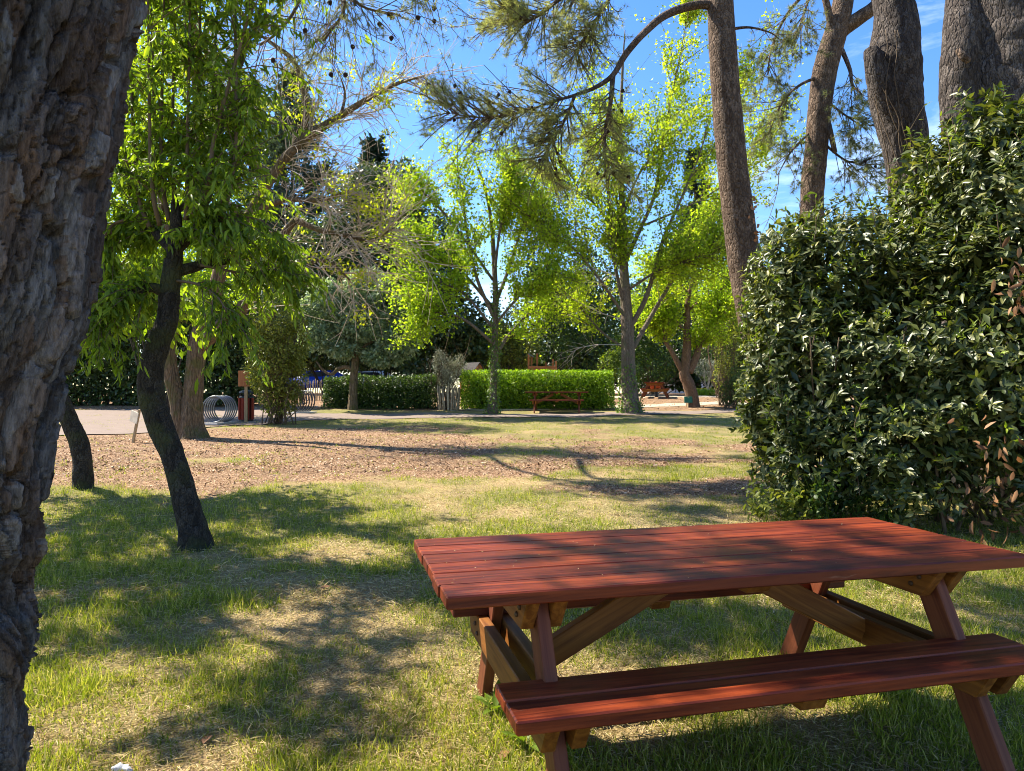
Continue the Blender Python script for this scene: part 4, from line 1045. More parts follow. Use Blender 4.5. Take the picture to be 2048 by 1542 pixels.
def forked_tree():
    b = G(1386, 813); d = b[1]; q = lambda x, y, k=0: P(x, y, d + k)
    tr = [b - (0, 0, .1), q(1383, 790), q(1376, 765), q(1369, 748), q(1372, 720), q(1374, 690), q(1374, 650), q(1376, 600), q(1385, 560)]
    L = [(np.array(tr), [.30, .25, .24, .22, .19, .17, .13, .10, .06]),
         ([q(1370, 752), q(1357, 728), q(1343, 702), q(1331, 682), q(1329, 666), q(1318, 645), q(1300, 610)], [.14, .12, .10, .09, .075, .05, .02]),
         ([q(1378, 745), q(1392, 715), q(1400, 690), q(1420, 650), q(1440, 610)], [.15, .14, .12, .06, .02]),
         ([q(1374, 670), q(1355, 645), q(1345, 640), q(1330, 620)], [.06, .05, .04, .015]),
         ([q(1376, 620), q(1420, 590, .3), q(1460, 570, .5), q(1490, 570, .5)], [.06, .045, .03, .01]),
         ([q(1380, 590), q(1350, 560, -.3), q(1320, 540, -.5)], [.05, .035, .01])]
    leafy_tree('maple_tree', 'low forking tree with reddish bark beside the small green sign', b, L, M['warm_bark'], M['lime_leaf'], 15000, 0, .09, .09, T_FAN, 12, None, .4, .09, .2, (.5, 1.7), 170, 1200, 1.0, .2, 1, .05)
M['warm_bark'] = bark_mat('reddish_brown_bark', (.06, .034, .022), (.20, .12, .075), (.30, .19, .125), (12, 12, 3), .8, .03)
forked_tree()

def grey_green_tree():
    b = G(705, 819); d = b[1]; q = lambda x, y, k=0: P(x, y, d + k)
    t = thing('holm_oak', 'round grey green evergreen tree with one low sideways limb', 'tree', tuple(b))
    L = [(np.array([b - (0, 0, .1), q(706, 790), q(708, 750), q(712, 710), q(714, 670), q(716, 620)]), [.21, .16, .145, .14, .13, .08]),
         ([q(708, 742), q(694, 734), q(678, 737), q(664, 748), q(648, 742), q(632, 722)], [.09, .085, .08, .06, .05, .02]),
         ([q(712, 705), q(750, 680), q(800, 670)], [.06, .05, .02]), ([q(712, 700), q(680, 660), q(650, 620)], [.06, .05, .02])]
    build_trunk(t, L, M['ridged_bark'], 10)
    lob = [(q(655, 600), (.75, .9, .8)), (q(735, 575), (.9, 1, .75)), (q(805, 615), (.8, .9, .7)), (q(640, 670), (.8, .9, .65)), (q(722, 645), (1.0, 1.1, .75)), (q(800, 685), (.9, .9, .65)), (q(838, 655), (.45, .7, .6)), (q(690, 700), (.7, .8, .35)), (q(765, 715), (.75, .8, .35)), (q(620, 625), (.4, .6, .6))]
    lob = [(c_, np.array(r_) * .95) for c_, r_ in lob]
    p, nr = lobes_points(lob, 20000, .55, .72, .43, 1.5, 3)
    V, F = crown_leaves(p, nr, .15, .085, T_QUAD, .3, .9); part('crown', V, F, M['silver_leaf'], t)
grey_green_tree()

# ------------------------------------------------------------------ laurel thicket on the right
def laurel():
    b = on_ground(4.0, 7.3)
    t = thing('laurel_shrub', 'huge dark glossy laurel thicket with pale young tips behind the near table', 'shrub', tuple(b))
    lob = [(P(1552, 800, 7.8), (.46, .6, .85)), (P(1556, 655, 7.9), (.45, .6, .75)), (P(1566, 930, 7.6), (.36, .5, .55)), (P(1585, 500, 7.9), (.36, .5, .46)), (P(1850, 350, 7.5), (.30, .5, .45)), (P(1960, 270, 7.1), (.36, .5, .5)), (P(1590, 760, 7.7), (.60, .75, 1.05)), (P(1588, 605, 7.9), (.56, .8, .78)), (P(1680, 560, 7.9), (.68, .9, .93)), (P(1640, 900, 7.5), (.60, .7, .70)), (P(1720, 800, 7.35), (.75, .8, 1.15)),
           (P(1850, 700, 7.2), (.9, .95, 1.35)), (P(1915, 450, 7.3), (.52, .9, 1.0)), (P(2025, 410, 6.9), (.72, .9, 1.05)), (P(2000, 740, 6.7), (.95, .8, 1.45)), (P(2160, 500, 6.9), (1.0, 1.0, 1.5)), (P(2200, 800, 6.6), (1.0, .9, 1.4)),
           (P(1785, 540, 7.8), (.50, .8, .88)), (P(1830, 900, 6.95), (.8, .7, .85))]
    p, nr = lobes_points(lob, 11500, .46, .84, .40, 2.4, 8)
    gz = ground_z(p[:, 0], p[:, 1]); ok = (p[:, 2] > gz + .12) & ((nr[:, 1] < .45) | (RNG.random(len(p)) < .35))
    # thinner near the ground
    ok &= (p[:, 2] - gz > .75) | (RNG.random(len(p)) < .55)
    p, nr = p[ok], nr[ok]
    def rosettes(p, nr, k, L, W, mat, name, erect=.45, tpl=T_MID):
        n = len(p) * k
        sh = norm(nr + np.array((0, 0, .55)) + rnd(len(p)) * .35)
        S = sh.repeat(k, 0); r = norm(rnd(n)); r = norm(r - S * (r * S).sum(-1, keepdims=True))
        D = norm(S * erect + r * RNG.uniform(.6, 1.1, (n, 1)) + np.array((0, 0, -.12)))
        pos = p.repeat(k, 0) - S * RNG.uniform(0, .09, (n, 1))
        V, F = leaves(pos, D, norm(S + rnd(n) * .25), RNG.uniform(.6, 1.25, n) * L, RNG.uniform(.8, 1.15, n) * W, tpl)
        return part(name, V, F, mat, t), (pos, D, S)
    pick = RNG.random(len(p)) < .13
    front = ~pick & (nr[:, 1] < .1) & (RNG.random(len(p)) < .75)
    rosettes(p[~pick & ~front], nr[~pick & ~front], 7, .092, .036, M['laurel_leaf'], 'crown')
    _, (lp, ld, ls) = rosettes(p[front], nr[front], 7, .092, .035, M['laurel_leaf'], 'crown', tpl=T_BROAD)
    rosettes(p[pick] + nr[pick] * .04, nr[pick], 7, .066, .021, M['laurel_tip'], 'young_shoots', 1.0)
    # upright leafy shoots breaking the outline
    top = p[(nr[:, 2] > .35) | (nr[:, 0] < -.6)]; sh = top[RNG.choice(len(top), 150, replace=False)]
    SB = np.stack([np.stack([q - (0, 0, .1), q + rnd(1)[0] * .03 + (0, 0, .08), q + rnd(1)[0] * .07 + (0, 0, RNG.uniform(.14, .34))]) for q in sh])
    V, F = sticks(SB, .006, .003); part('shoot_stems', V, F, M['twig_brown'], t)
    q, tan = along(SB, 150 * 11, .004, .2, 1.0); n = len(q); D = norm(tan * .7 + norm(rnd(n)) * .8)
    V, F = leaves(q, D, norm(tan + rnd(n) * .3), RNG.uniform(.05, .11, n), RNG.uniform(.02, .036, n), T_BROAD); part('shoot_leaves', V, F, M['laurel_shoot'], t)
    # dark inner mass of foliage
    inner = [(c_, np.array(r_) * .72) for c_, r_ in lob]
    pi, ni = lobes_points(inner, 17000, .6, .5)
    kk = pi[:, 2] > ground_z(pi[:, 0], pi[:, 1]) + .35; pi, ni = pi[kk], ni[kk]
    V, F = crown_leaves(pi, norm(ni), .14, .062, T_MID); part('inner_leaves', V, F, M['laurel_leaf'], t)
    # stems
    st = []
    for k in range(46):
        x = RNG.uniform(3.15, 6.0); y = 7.75 - .28 * (x - 2.6) + RNG.normal() * .35; s0 = on_ground(x, y, -.03)
        dx = RNG.normal() * .35
        st.append([s0, s0 + (dx * .4, RNG.normal() * .1, .5), s0 + (dx, RNG.normal() * .2, 1.1), s0 + (dx * 1.5, RNG.normal() * .3, 1.9)])
    mb = MB()
    for s_ in st: mb.add(*tube(s_, [.022, .018, .012, .006], 5, 12))
    B = as_B(st, 10); S = sprout(B, 220, .2, .6, .9, .2, .05, .9, 4, .25); mb.add(*sticks(S, .006, .003))
    V, F = mb.get(); part('stems', V, F, M['twig_brown'], t)
    # leaves that show largest
    ok = (ld[:, 1] < .5) & (lp[:, 1] < 7.9) & (lp[:, 0] / lp[:, 1] < .73)
    idx = RNG.choice(np.where(ok)[0], 290, replace=False)
    leaf_parts(t, lp[idx] + np.array((0, -.035, .01)), norm(ld[idx] + np.array((0, -.25, 0))), norm(ls[idx] + np.array((0, -.3, .2))), .105, .040, T_BROAD, M['laurel_leaf'])
    # dry brown leaves low on the right and one dead sprig
    pd = np.vstack([np.stack([RNG.uniform(3.9, 5.2, 110), RNG.uniform(5.95, 6.6, 110), RNG.uniform(.1, .7, 110)], -1), P(2040, 570, 6.05) + rnd(34) * np.array((.09, .08, .14)), P(2000, 900, 6.0) + rnd(20) * .12])
    n = len(pd); V, F = leaves(pd, norm(rnd(n) * .6 + (0, 0, -.9)), norm(rnd(n) + (0, -.5, 0)), RNG.uniform(.07, .12, n), .04, T_BROAD)
    part('dry_leaves', V, F, M['dry_leaf'], t)
    return t
laurel()

def weeds_at_laurel():
    # nettle-like herbs at the foot of the laurel, by the table
    k = 0
    for (px, py, h, lab) in ((1560, 1050, .40, 'pale green weedy herbs at the laurel corner nearest the mulch'), (1650, 1052, .5, 'leafy green herbs behind the far edge of the table top'), (1740, 1060, .5, 'heart-leaved bramble sprawling out of the laurel foot')):
        b = G(px, py); t = thing('herb_clump', lab, 'herbs', tuple(b), group='herbs at the laurel foot')
        base = np.array([b + (RNG.normal() * .16, RNG.normal() * .12, 0) for _ in range(26)])
        B = np.stack([np.stack([q, q + (RNG.normal() * .06, RNG.normal() * .06, h * .5), q + (RNG.normal() * .14, RNG.normal() * .14, h * RNG.uniform(.6, 1.1))]) for q in base])
        V, F = sticks(B, .004, .002); part('stems', V, F, M['mid_leaf'], t)
        n = 520; p, tan = along(B, n, .02, .15, 1); V, F = leaves(p, norm(rnd(n) + (0, 0, .1)), norm(rnd(n) * .5 + (0, 0, 1)), RNG.uniform(.04, .085, n), RNG.uniform(.02, .05, n), T_BROAD)
        part('leaves', V, F, M['dull_hedge_leaf'] if k else M['scrub_leaf'], t); k += 1
weeds_at_laurel()

# ------------------------------------------------------------------ hedges, shrubs and background trees
def leaf_box(x0, x1, y0, y1, z0, z1, n, wob=.06, seed=0, skip_bottom=True):
    """points on the faces of a box with a wavy surface"""
    A = np.array([(x1 - x0) * (z1 - z0), (x1 - x0) * (z1 - z0) * .3, (y1 - y0) * (z1 - z0), (y1 - y0) * (z1 - z0), (x1 - x0) * (y1 - y0)])
    f = RNG.choice(5, n, p=A / A.sum()); u, v = RNG.random(n), RNG.random(n)
    p = np.zeros((n, 3)); nr = np.zeros((n, 3)); dep = RNG.random(n) ** 2 * .22
    for k in range(5):
        m = f == k
        if k == 0: p[m] = np.stack([x0 + u * (x1 - x0), y0 + dep, z0 + v * (z1 - z0)], -1)[m]; nr[m] = (0, -1, 0)
        if k == 1: p[m] = np.stack([x0 + u * (x1 - x0), y1 - dep, z0 + v * (z1 - z0)], -1)[m]; nr[m] = (0, 1, 0)
        if k == 2: p[m] = np.stack([x0 + dep, y0 + u * (y1 - y0), z0 + v * (z1 - z0)], -1)[m]; nr[m] = (-1, 0, 0)
        if k == 3: p[m] = np.stack([x1 - dep, y0 + u * (y1 - y0), z0 + v * (z1 - z0)], -1)[m]; nr[m] = (1, 0, 0)
        if k == 4: p[m] = np.stack([x0 + u * (x1 - x0), y0 + v * (y1 - y0), z1 - dep], -1)[m]; nr[m] = (0, 0, 1)
    p = p + nr * ((fbm(p * 1.6, 3, seed) - .5) * 4 * wob)[:, None] + rnd(n) * .02
    return p, nr

def hedge(label, px0, px1, base_y, top_y, depth, mat, n, L, name='hedge', wob=.06, thin=0.0, cat='hedge'):
    a, b_ = G(px0, base_y), G(px1, base_y); y0 = (a[1] + b_[1]) / 2; x0, x1 = P(px0, base_y, y0)[0], P(px1, base_y, y0)[0]
    z1 = P(1000, top_y, y0)[2]; zb = float(ground_z((x0 + x1) / 2, y0 + depth / 2))
    t = thing(name, label, cat, ((x0 + x1) / 2, y0 + depth / 2, zb))
    p, nr = leaf_box(x0, x1, y0, y0 + depth, zb, z1, n, wob, int(px0))
    if thin:
        kk = RNG.random(len(p)) > thin * (1 - (p[:, 2] - zb) / (z1 - zb)) ** 1.5; p, nr = p[kk], nr[kk]
    V, F = crown_leaves(p, nr, L, L * .6, T_QUAD, .1, .7); part('leaves', V, F, mat, t)
    # woody inside
    xs = RNG.uniform(x0 + .1, x1 - .1, int(14 * (x1 - x0))); B = np.stack([np.stack([on_ground(x, y0 + RNG.uniform(.25, depth - .2), -.05), np.array((x + RNG.normal() * .12, y0 + depth / 2, zb + (z1 - zb) * .5)), np.array((x + RNG.normal() * .2, y0 + depth / 2, z1 - .15))]) for x in xs])
    mb = MB(); mb.add(*sticks(B, .022, .008)); S = sprout(B, len(xs) * 6, .2, .5, 1.2, .1, .2, .95, 3, .1); mb.add(*sticks(S, .008, .004))
    V, F = mb.get(); part('stems', V, F, M['dark_bark'], t)
    pin = np.stack([RNG.uniform(x0 + .25, x1 - .25, n // 3), RNG.uniform(y0 + .3, y0 + depth - .2, n // 3), RNG.uniform(zb + .04, z1 - .25, n // 3)], -1)
    V, F = crown_leaves(pin, np.tile((0, -.3, .3), (len(pin), 1)), L * 2.4, L * 1.7); part('inner_leaves', V, F, mat, t)
    return t

hedge('clipped bright green hedge behind the small picnic table', 924, 1227, 820, 743, 1.15, M['hedge_leaf'], 15000, .085)
hedge('loose dark green hedge with palings showing through beside the olive', 646, 868, 818, 755, 1.0, M['dull_hedge_leaf'], 9000, .085, wob=.10)

def tall_hedge():
    hd = hedge('tall black-green hedge across the path behind the crooked trunk', 60, 500, 813, 560, 1.6, M['dark_leaf'], 16000, .15, wob=.16)
tall_hedge()

def bush(name, label, px, base_py, lobes_px, leaf, n, L, W=None, stems=18, d=None, cat='shrub', gap=.36, bark=None, group=None, shell=.5, gs=1.6):
    b = G(px, base_py) if d is None else on_ground(P(px, base_py, d)[0], d); d = b[1]
    t = thing(name, label, cat, tuple(b), group=group)
    s = d / FPX
    lob = [(P(x, y, d + k), (rx * s, (rx * .8 + ry * .2) * s, ry * s)) for x, y, rx, ry, k in lobes_px]
    p, nr = lobes_points(lob, n, shell, .8, gap, gs / (s * 40), int(px))
    kk = p[:, 2] > ground_z(p[:, 0], p[:, 1]) + .05; p, nr = p[kk], nr[kk]
    V, F = crown_leaves(p, nr, L, W or L * .55); part('crown', V, F, leaf, t)
    C = np.array([l[0] for l in lob])
    B = []
    for k in range(stems):
        c_ = C[RNG.integers(len(C))] + rnd(1)[0] * .2; s0 = b + (RNG.normal() * .12 * (1 + .04 * stems), RNG.normal() * .15, -.05)
        B.append(np.stack([s0, s0 * .45 + c_ * .55 + rnd(1)[0] * .15 - (0, 0, .1), c_]))
    B = np.stack(B); mb = MB(); mb.add(*sticks(B, .03 if stems < 25 else .02, .008, 5)); S = sprout(B, stems * 8, .3, .9, .9, .3, .3, 1, 4, .2); mb.add(*sticks(S, .01, .004))
    V, F = mb.get(); part('stems', V, F, bark or M['twig_brown'], t)
    return t

bush('multi_stem_shrub', 'bushy upright multi-stemmed shrub growing beside the litter bin', 556, 848,
     [(555, 640, 48, 55, 0), (560, 700, 52, 55, 0), (545, 740, 52, 55, -.1), (560, 790, 40, 45, 0), (590, 680, 26, 60, .1), (520, 700, 28, 60, 0), (580, 760, 34, 50, 0)], M['scrub_leaf'], 10000, .10, .05, 34)
bush('olive_tree', 'small silvery olive bush growing out of the paling guard', 895, 819, [(885, 730, 20, 28, 0), (905, 745, 22, 30, 0), (920, 728, 14, 22, 0), (893, 765, 18, 18, 0), (878, 715, 9, 18, 0)], M['olive_leaf'], 3800, .085, .022, 14, gap=.40, cat='tree')

def conifer(label, px, d, top_py, base_w, base_py, leaf, n_br, name='fir_tree', up=-.1, L=.28, W=.12, nl=9000, droop=0.0):
    b = on_ground(P(px, 790, d)[0], d); t = thing(name, label, 'tree', tuple(b)); top = P(px, top_py, d); s = d / FPX
    H = top[2] - b[2]; z0 = P(px, base_py, d)[2]
    V, F = tube([b - (0, 0, .1), (b + top) / 2, top], [.3, .18, .02], 8, 16); part('trunk', V, F, M['dark_bark'], t, True)
    z = z0 + (top[2] - z0) * RNG.random(n_br) ** 1.15; a = RNG.uniform(0, 2 * math.pi, n_br)
    ln = (base_w * s) * np.maximum(.04, ((top[2] - z) / (top[2] - z0))) ** .85 * RNG.uniform(.65, 1.1, n_br)
    st = np.stack([np.full(n_br, b[0]), np.full(n_br, b[1]), z], -1); st[:, 0] += (top[0] - b[0]) * (z - b[2]) / H
    D = np.stack([np.cos(a), np.sin(a), np.full(n_br, up)], -1)
    B = np.stack([st + D * (ln * q)[:, None] + np.array((0, 0, 1.0)) * (ln * (.22 * q ** 2 - droop * q ** 2))[:, None] for q in np.linspace(0, 1, 6)], 1)
    S = sprout(B, n_br * 6, .12, .5, .9, -.05, .15, 1, 3, .1); S[:, 1:] = S[:, :1] + (S[:, 1:] - S[:, :1]) * (base_w * s / 2.2)
    mb = MB(); mb.add(*sticks(B, .04, .01)); V, F = mb.get(); part('branches', V, F, M['dark_bark'], t)
    p, tan = along(S, nl, .04); p2, tan2 = along(B, nl // 3, .06, .3, 1); p = np.vstack([p, p2]); tan = np.vstack([tan, tan2]); n = len(p)
    V, F = leaves(p, norm(tan + rnd(n) * .45), norm(rnd(n) * .5 + (0, 0, 1)), RNG.uniform(.6, 1.2, n) * L, W, T_QUAD); part('crown', V, F, leaf, t)
    return t
conifer('pointed dark fir tip rising above the olive-leaved evergreen', 748, 50, 288, 120, 620, M['fir_needle'], 230, L=.34, W=.17, nl=17000)
conifer('broken-topped dark fir beside the lime green tree', 832, 52, 425, 62, 700, M['fir_needle'], 140, L=.34, W=.17, nl=9000)
conifer('grey blue cedar behind the bare twig tangle', 585, 46, 150, 170, 620, M['cedar_needle'], 260, 'cedar_tree', .12, .32, .16, 22000)
conifer('second grey cedar top between fruit tree and bare twigs', 500, 50, 170, 140, 600, M['cedar_needle'], 200, 'cedar_tree', .12, .32, .16, 14000)
conifer('dark fir seen between the ginkgo and the slim pine', 1390, 52, 300, 80, 640, M['fir_needle'], 180, L=.34, W=.17, nl=11000)

bush('magnolia_tree', 'dense olive-leaved evergreen below the pointed fir', 770, 790, [(740, 380, 60, 55, 0), (790, 400, 50, 60, 0), (720, 450, 75, 70, 0), (800, 470, 60, 75, 0), (760, 540, 90, 80, 0), (690, 520, 60, 70, 0), (810, 345, 22, 28, 0), (830, 440, 35, 40, 0)], M['magnolia_leaf'], 22000, .24, .13, 12, d=42, cat='tree', gap=.30, bark=M['dark_bark'])
bush('dark_evergreen', 'black-green evergreen filling the gap left of the lime tree stem', 880, 790, [(870, 560, 60, 70, 0), (900, 640, 70, 70, 0), (850, 660, 55, 70, 0), (880, 480, 45, 60, 0), (930, 700, 45, 45, 0), (860, 730, 60, 40, 0)], M['dark_leaf'], 15000, .24, .14, 10, d=38, cat='tree', bark=M['dark_bark'])
bush('dark_evergreen', 'black-green evergreen behind the grey green round tree', 650, 790, [(640, 600, 80, 100, 0), (720, 600, 80, 100, 0), (600, 690, 50, 60, 0), (640, 500, 60, 70, 0), (560, 600, 60, 90, 0), (690, 700, 90, 40, 0), (780, 690, 80, 50, 0)], M['dark_leaf'], 16000, .26, .15, 10, d=40, cat='tree', bark=M['dark_bark'])
bush('ivy_pine', 'dull grey green ivy-hung tree leaning behind the clipped hedge', 1115, 790, [(1090, 420, 55, 70, 0), (1120, 520, 70, 80, 0), (1080, 600, 60, 70, 0), (1150, 620, 70, 80, 0), (1190, 560, 55, 70, 0), (1190, 680, 55, 55, 0), (1120, 690, 60, 45, 0), (1060, 500, 35, 60, 0)], M['dull_hedge_leaf'], 13000, .20, .11, 9, d=40, cat='tree', gap=.42, bark=M['dark_bark'])
bush('scrub', 'olive scrub bushes behind the low playhouse roof', 1010, 790, [(1000, 690, 50, 50, 0), (1040, 700, 40, 45, 0), (960, 690, 40, 50, 0), (1020, 650, 35, 40, 0)], M['scrub_leaf'], 5500, .17, .09, 14, d=39)
bush('scrub', 'dark bushes behind the distant end-on table', 1300, 790, [(1290, 640, 55, 70, 0), (1340, 690, 55, 60, 0), (1300, 730, 60, 40, 0), (1420, 700, 50, 60, 0), (1260, 700, 40, 60, 0), (1460, 650, 50, 70, 0)], M['dull_hedge_leaf'], 9000, .19, .10, 14, d=41)
bush('yellow_green_tree', 'sunlit yellow green tree glowing through the fruit tree leaves', 330, 800, [(340, 560, 90, 80, 0), (300, 420, 90, 110, 0), (390, 380, 80, 110, 0), (280, 250, 80, 100, 0), (370, 180, 90, 110, 0), (440, 560, 60, 60, 0), (330, 60, 80, 90, 0), (240, 480, 60, 90, 0)], M['lime_leaf'], 14000, .16, .10, 10, d=24, cat='tree', gap=.42, bark=M['dark_bark'])
bush('mid_tree', 'pale green tree top right behind the ginkgo', 1440, 790, [(1430, 470, 60, 70, 0), (1460, 560, 50, 70, 0), (1400, 560, 60, 60, 0), (1440, 640, 50, 50, 0)], M['lime_leaf'], 7000, .13, .10, 10, d=33, cat='tree', gap=.40)
bush('low_shrub', 'yellowish sprawling shrub peeping out left of the laurel', 1452, 812, [(1455, 700, 26, 60, 0), (1450, 750, 22, 40, 0), (1470, 640, 24, 40, 0)], M['scrub_leaf'], 2600, .085, .05, 14)
bush('low_shrub', 'dark low shrub at the end of the sandy path', 1462, 816, [(1462, 785, 22, 26, 0), (1478, 770, 22, 40, 0)], M['dull_hedge_leaf'], 2200, .09, .05, 12)
bush('small_tree', 'small pale leaved tree beside the ginkgo trunk', 1237, 791, [(1215, 725, 20, 22, 0), (1240, 710, 20, 22, 0), (1225, 745, 16, 14, 0)], M['mid_leaf'], 1300, .12, .09, 4, cat='tree', gap=.45, bark=M['grey_bark'])
bush('small_tree', 'small mop-headed pale twiggy tree above the daffodil leaves', 1417, 789, [(1410, 735, 22, 18, 0), (1432, 738, 20, 18, 0)], M['olive_leaf'], 1500, .09, .03, 6, cat='tree', gap=.42, bark=M['twig_tan'])

for k_, (px_, d_, lob_, lab_) in enumerate((
        (560, 52, [(540, 650, 70, 70, 0), (600, 700, 80, 70, 1), (500, 720, 80, 60, 0)], 'dark belt tree behind the bushy upright shrub'),
        (730, 55, [(700, 690, 90, 70, 0), (790, 720, 90, 55, 0), (760, 640, 70, 60, 0)], 'dark belt tree behind the white parked car'),
        (1000, 50, [(960, 700, 70, 60, 0), (1040, 730, 80, 45, 0), (1010, 690, 60, 40, 0)], 'dark belt tree behind the playhouse'),
        (1170, 48, [(1130, 700, 80, 70, 0), (1200, 720, 80, 60, 0), (1190, 620, 70, 80, 0), (1100, 620, 50, 80, 0)], 'dark belt tree behind the dead ginkgo twigs'),
        (1330, 50, [(1300, 720, 90, 60, 0), (1380, 740, 80, 40, 0), (1330, 640, 70, 70, 0), (1270, 620, 50, 70, 0)], 'dark belt tree behind the distant end-on table'),
        (1470, 46, [(1470, 740, 70, 50, 0), (1520, 660, 80, 80, 0), (1440, 700, 40, 50, 0)], 'dark belt tree hidden behind the laurel corner'),
        (300, 48, [(250, 640, 120, 120, 0), (400, 660, 120, 120, 0), (150, 600, 120, 150, 0), (330, 540, 100, 100, 0)], 'dark belt tree behind the tall black-green hedge'))):
    bush('belt_tree', lab_, px_, 790, lob_, M['dark_leaf'], 8500, .36, .22, 7, d=d_, cat='tree', gap=.26, bark=M['dark_bark'], group='dark trees along the far park edge', shell=.9)

def daffodils():
    b = G(1412, 791); t = thing('daffodil_clump', 'clump of strappy daffodil leaves below the mop-headed tree', 'plants', tuple(b))
    n = 700; p = np.stack([b[0] + RNG.uniform(-.45, .5, n), b[1] + RNG.uniform(-.2, .4, n), np.zeros(n)], -1); p[:, 2] = ground_z(p[:, 0], p[:, 1])
    V, F = leaves(p, norm(rnd(n) * .25 + (0, 0, 1)), rnd(n), RNG.uniform(.25, .42, n), .025, T_BLADE); part('leaves', V, F, M['hedge_leaf'], t)
    n = 26; p = p[:n] + np.array((0, 0, .36)); V, F = leaves(p, rnd(n), rnd(n), .06, .06, T_QUAD); part('flowers', V, F, M['daffodil'], t)
M['daffodil'] = leaf_mat('daffodil_yellow', [(0, (.7, .5, .02)), (1, (.8, .62, .05))], .3, (1, 1, .5), .5)
daffodils()

# ------------------------------------------------------------------ palings, bin, coils, signs
def paling(parent, p, h, w, lean=(0, 0)):
    me = mesh_data('paling', [(-w / 2, -.011, -.06), (w / 2, -.011, -.06), (w / 2, .011, -.06), (-w / 2, .011, -.06), (-w / 2, -.011, h - .03), (w / 2, -.011, h - .03), (w / 2, .011, h - .03), (-w / 2, .011, h - .03), (0, -.005, h), (0, .005, h)],
                   [np.array([(0, 1, 5, 4), (1, 2, 6, 5), (2, 3, 7, 6), (3, 0, 4, 7), (4, 5, 8, 8)[:4], (6, 7, 9, 9)[:4]])[:4], np.array([(4, 5, 8), (6, 7, 9)]), np.array([(5, 6, 9, 8), (7, 4, 8, 9)])], [M['pale_wood']])
    return obj('paling', me, parent, p, (lean[0], lean[1], float(RNG.uniform(-.3, .3))))

def paling_fence():
    a = G(598, 806); y = a[1] + 1.6; x0, x1 = P(585, 800, y)[0], P(872, 800, y)[0]
    z = lambda x: float(ground_z(x, y))
    t = thing('paling_fence', 'split chestnut paling fence running behind the loose hedge', 'fence', (x0, y, z(x0)))
    x = x0
    while x < x1:
        paling(t, (x - x0, float(RNG.normal() * .012), z(x) - z(x0)), .92 + float(RNG.uniform(-.06, .06)), .038 * float(RNG.uniform(.8, 1.25)), (float(RNG.normal() * .03), float(RNG.normal() * .035)))
        x += float(RNG.uniform(.07, .12))
    for hz in (.2, .7):
        xs = np.linspace(x0, x1, 20); V, F = tube([(q, y - .014, z(q) + hz) for q in xs], [.005, .005], 5, 60); part('wire', V, F, M['grey_metal'], t)
paling_fence()

def paling_guard():
    b = G(896, 821); b = b + np.array((0, .35, 0)); b[2] = float(ground_z(b[0], b[1]))
    t = thing('paling_guard', 'round guard of split palings around the olive bush', 'planter', tuple(b))
    n = 30
    for k in range(n):
        a = 2 * math.pi * k / n + float(RNG.normal() * .05); r = .39
        o = paling(t, (r * math.cos(a), r * .8 * math.sin(a), 0), .86 + float(RNG.uniform(-.06, .07)), .045, (0, 0))
        o.rotation_euler = (.10 * math.sin(a) * -1, .12 * math.cos(a) + float(RNG.normal() * .03), a + math.pi / 2)
    V, F = tube([b + (.40 * math.cos(q), .33 * math.sin(q), .62) for q in np.linspace(0, 2 * math.pi, 20)], [.006, .006], 5, 50); part('wire', V, F, M['grey_metal'], t)
paling_guard()

def coil_rack(label, px, py, mat, axis_deg, turns=6, pitch=.115, r=.37, slab=True):
    b = G(px, py); b[1] += .1; b[2] = float(ground_z(b[0], b[1])) + .03
    t = thing('bicycle_rack', label, 'bicycle rack', tuple(b), math.radians(axis_deg), 'coil bicycle racks')
    s = np.linspace(0, turns * 2 * math.pi, turns * 36)
    pts = np.stack([r * np.sin(s), (s / (2 * math.pi) - turns / 2) * pitch, r - r * np.cos(s) + .03], -1)
    V, F = tube(pts, [.021, .021], 8, len(pts)); part('coil', V, F, mat, t, True, world=False)
    board('base_slab', 1.0, .42, .06, (0, 0, -.005), (0, 0, math.pi / 2), M['concrete'], t, bev=.01)
    return t
coil_rack('light grey steel coil bicycle rack beside the twin-stemmed trunk', 437, 849, M['grey_metal'], -8)
coil_rack('dark coil bicycle rack half hidden behind the bushy shrub', 602, 827, M['dark_metal'], -35)

def litter_bin():
    b = G(490, 843); b[1] += .1; b[2] = float(ground_z(b[0], b[1])) + .02
    t = thing('litter_bin', 'red brown slatted litter bin with a black domed lid', 'litter bin', tuple(b))
    r = .20
    for k in range(14):
        a = 2 * math.pi * k / 14
        board('slat', .66, .078, .022, (r * math.cos(a), r * math.sin(a), .36), (0, -math.pi / 2, 0), M['bin_wood'], t, bev=.003).rotation_euler = Matrix(((0, 0, 1), (-math.sin(a), math.cos(a), 0), (math.cos(a), math.sin(a), 0))).transposed().to_euler()
    V, F = tube([(0, 0, .02), (0, 0, .35), (0, 0, .70)], [.17, .17, .17], 20, 6); part('liner', V, F, M['black_metal'], t, True, world=False)
    V, F = tube([(0, 0, .0), (0, 0, .015), (0, 0, .03)], [.21, .21, .21], 20, 4); part('base', V, F, M['black_metal'], t, world=False)
    mb = MB(); mb.add(*tube([(0, 0, .84), (0, 0, .90), (0, 0, .93), (0, 0, .94)], [.215, .205, .13, .02], 22, 14))
    for k in range(4):
        a = math.pi / 4 + k * math.pi / 2; mb.add(*tube([(.185 * math.cos(a), .185 * math.sin(a), .68), (.185 * math.cos(a), .185 * math.sin(a), .86)], [.022, .022], 6, 4))
    V, F = mb.get(); part('lid', V, F, M['black_metal'], t, True, world=False)
    V, F = tube([(0, 0, .695), (0, 0, .73), (0, 0, .745)], [.216, .216, .2], 22, 6); part('rim', V, F, M['black_metal'], t, True, world=False)
litter_bin()

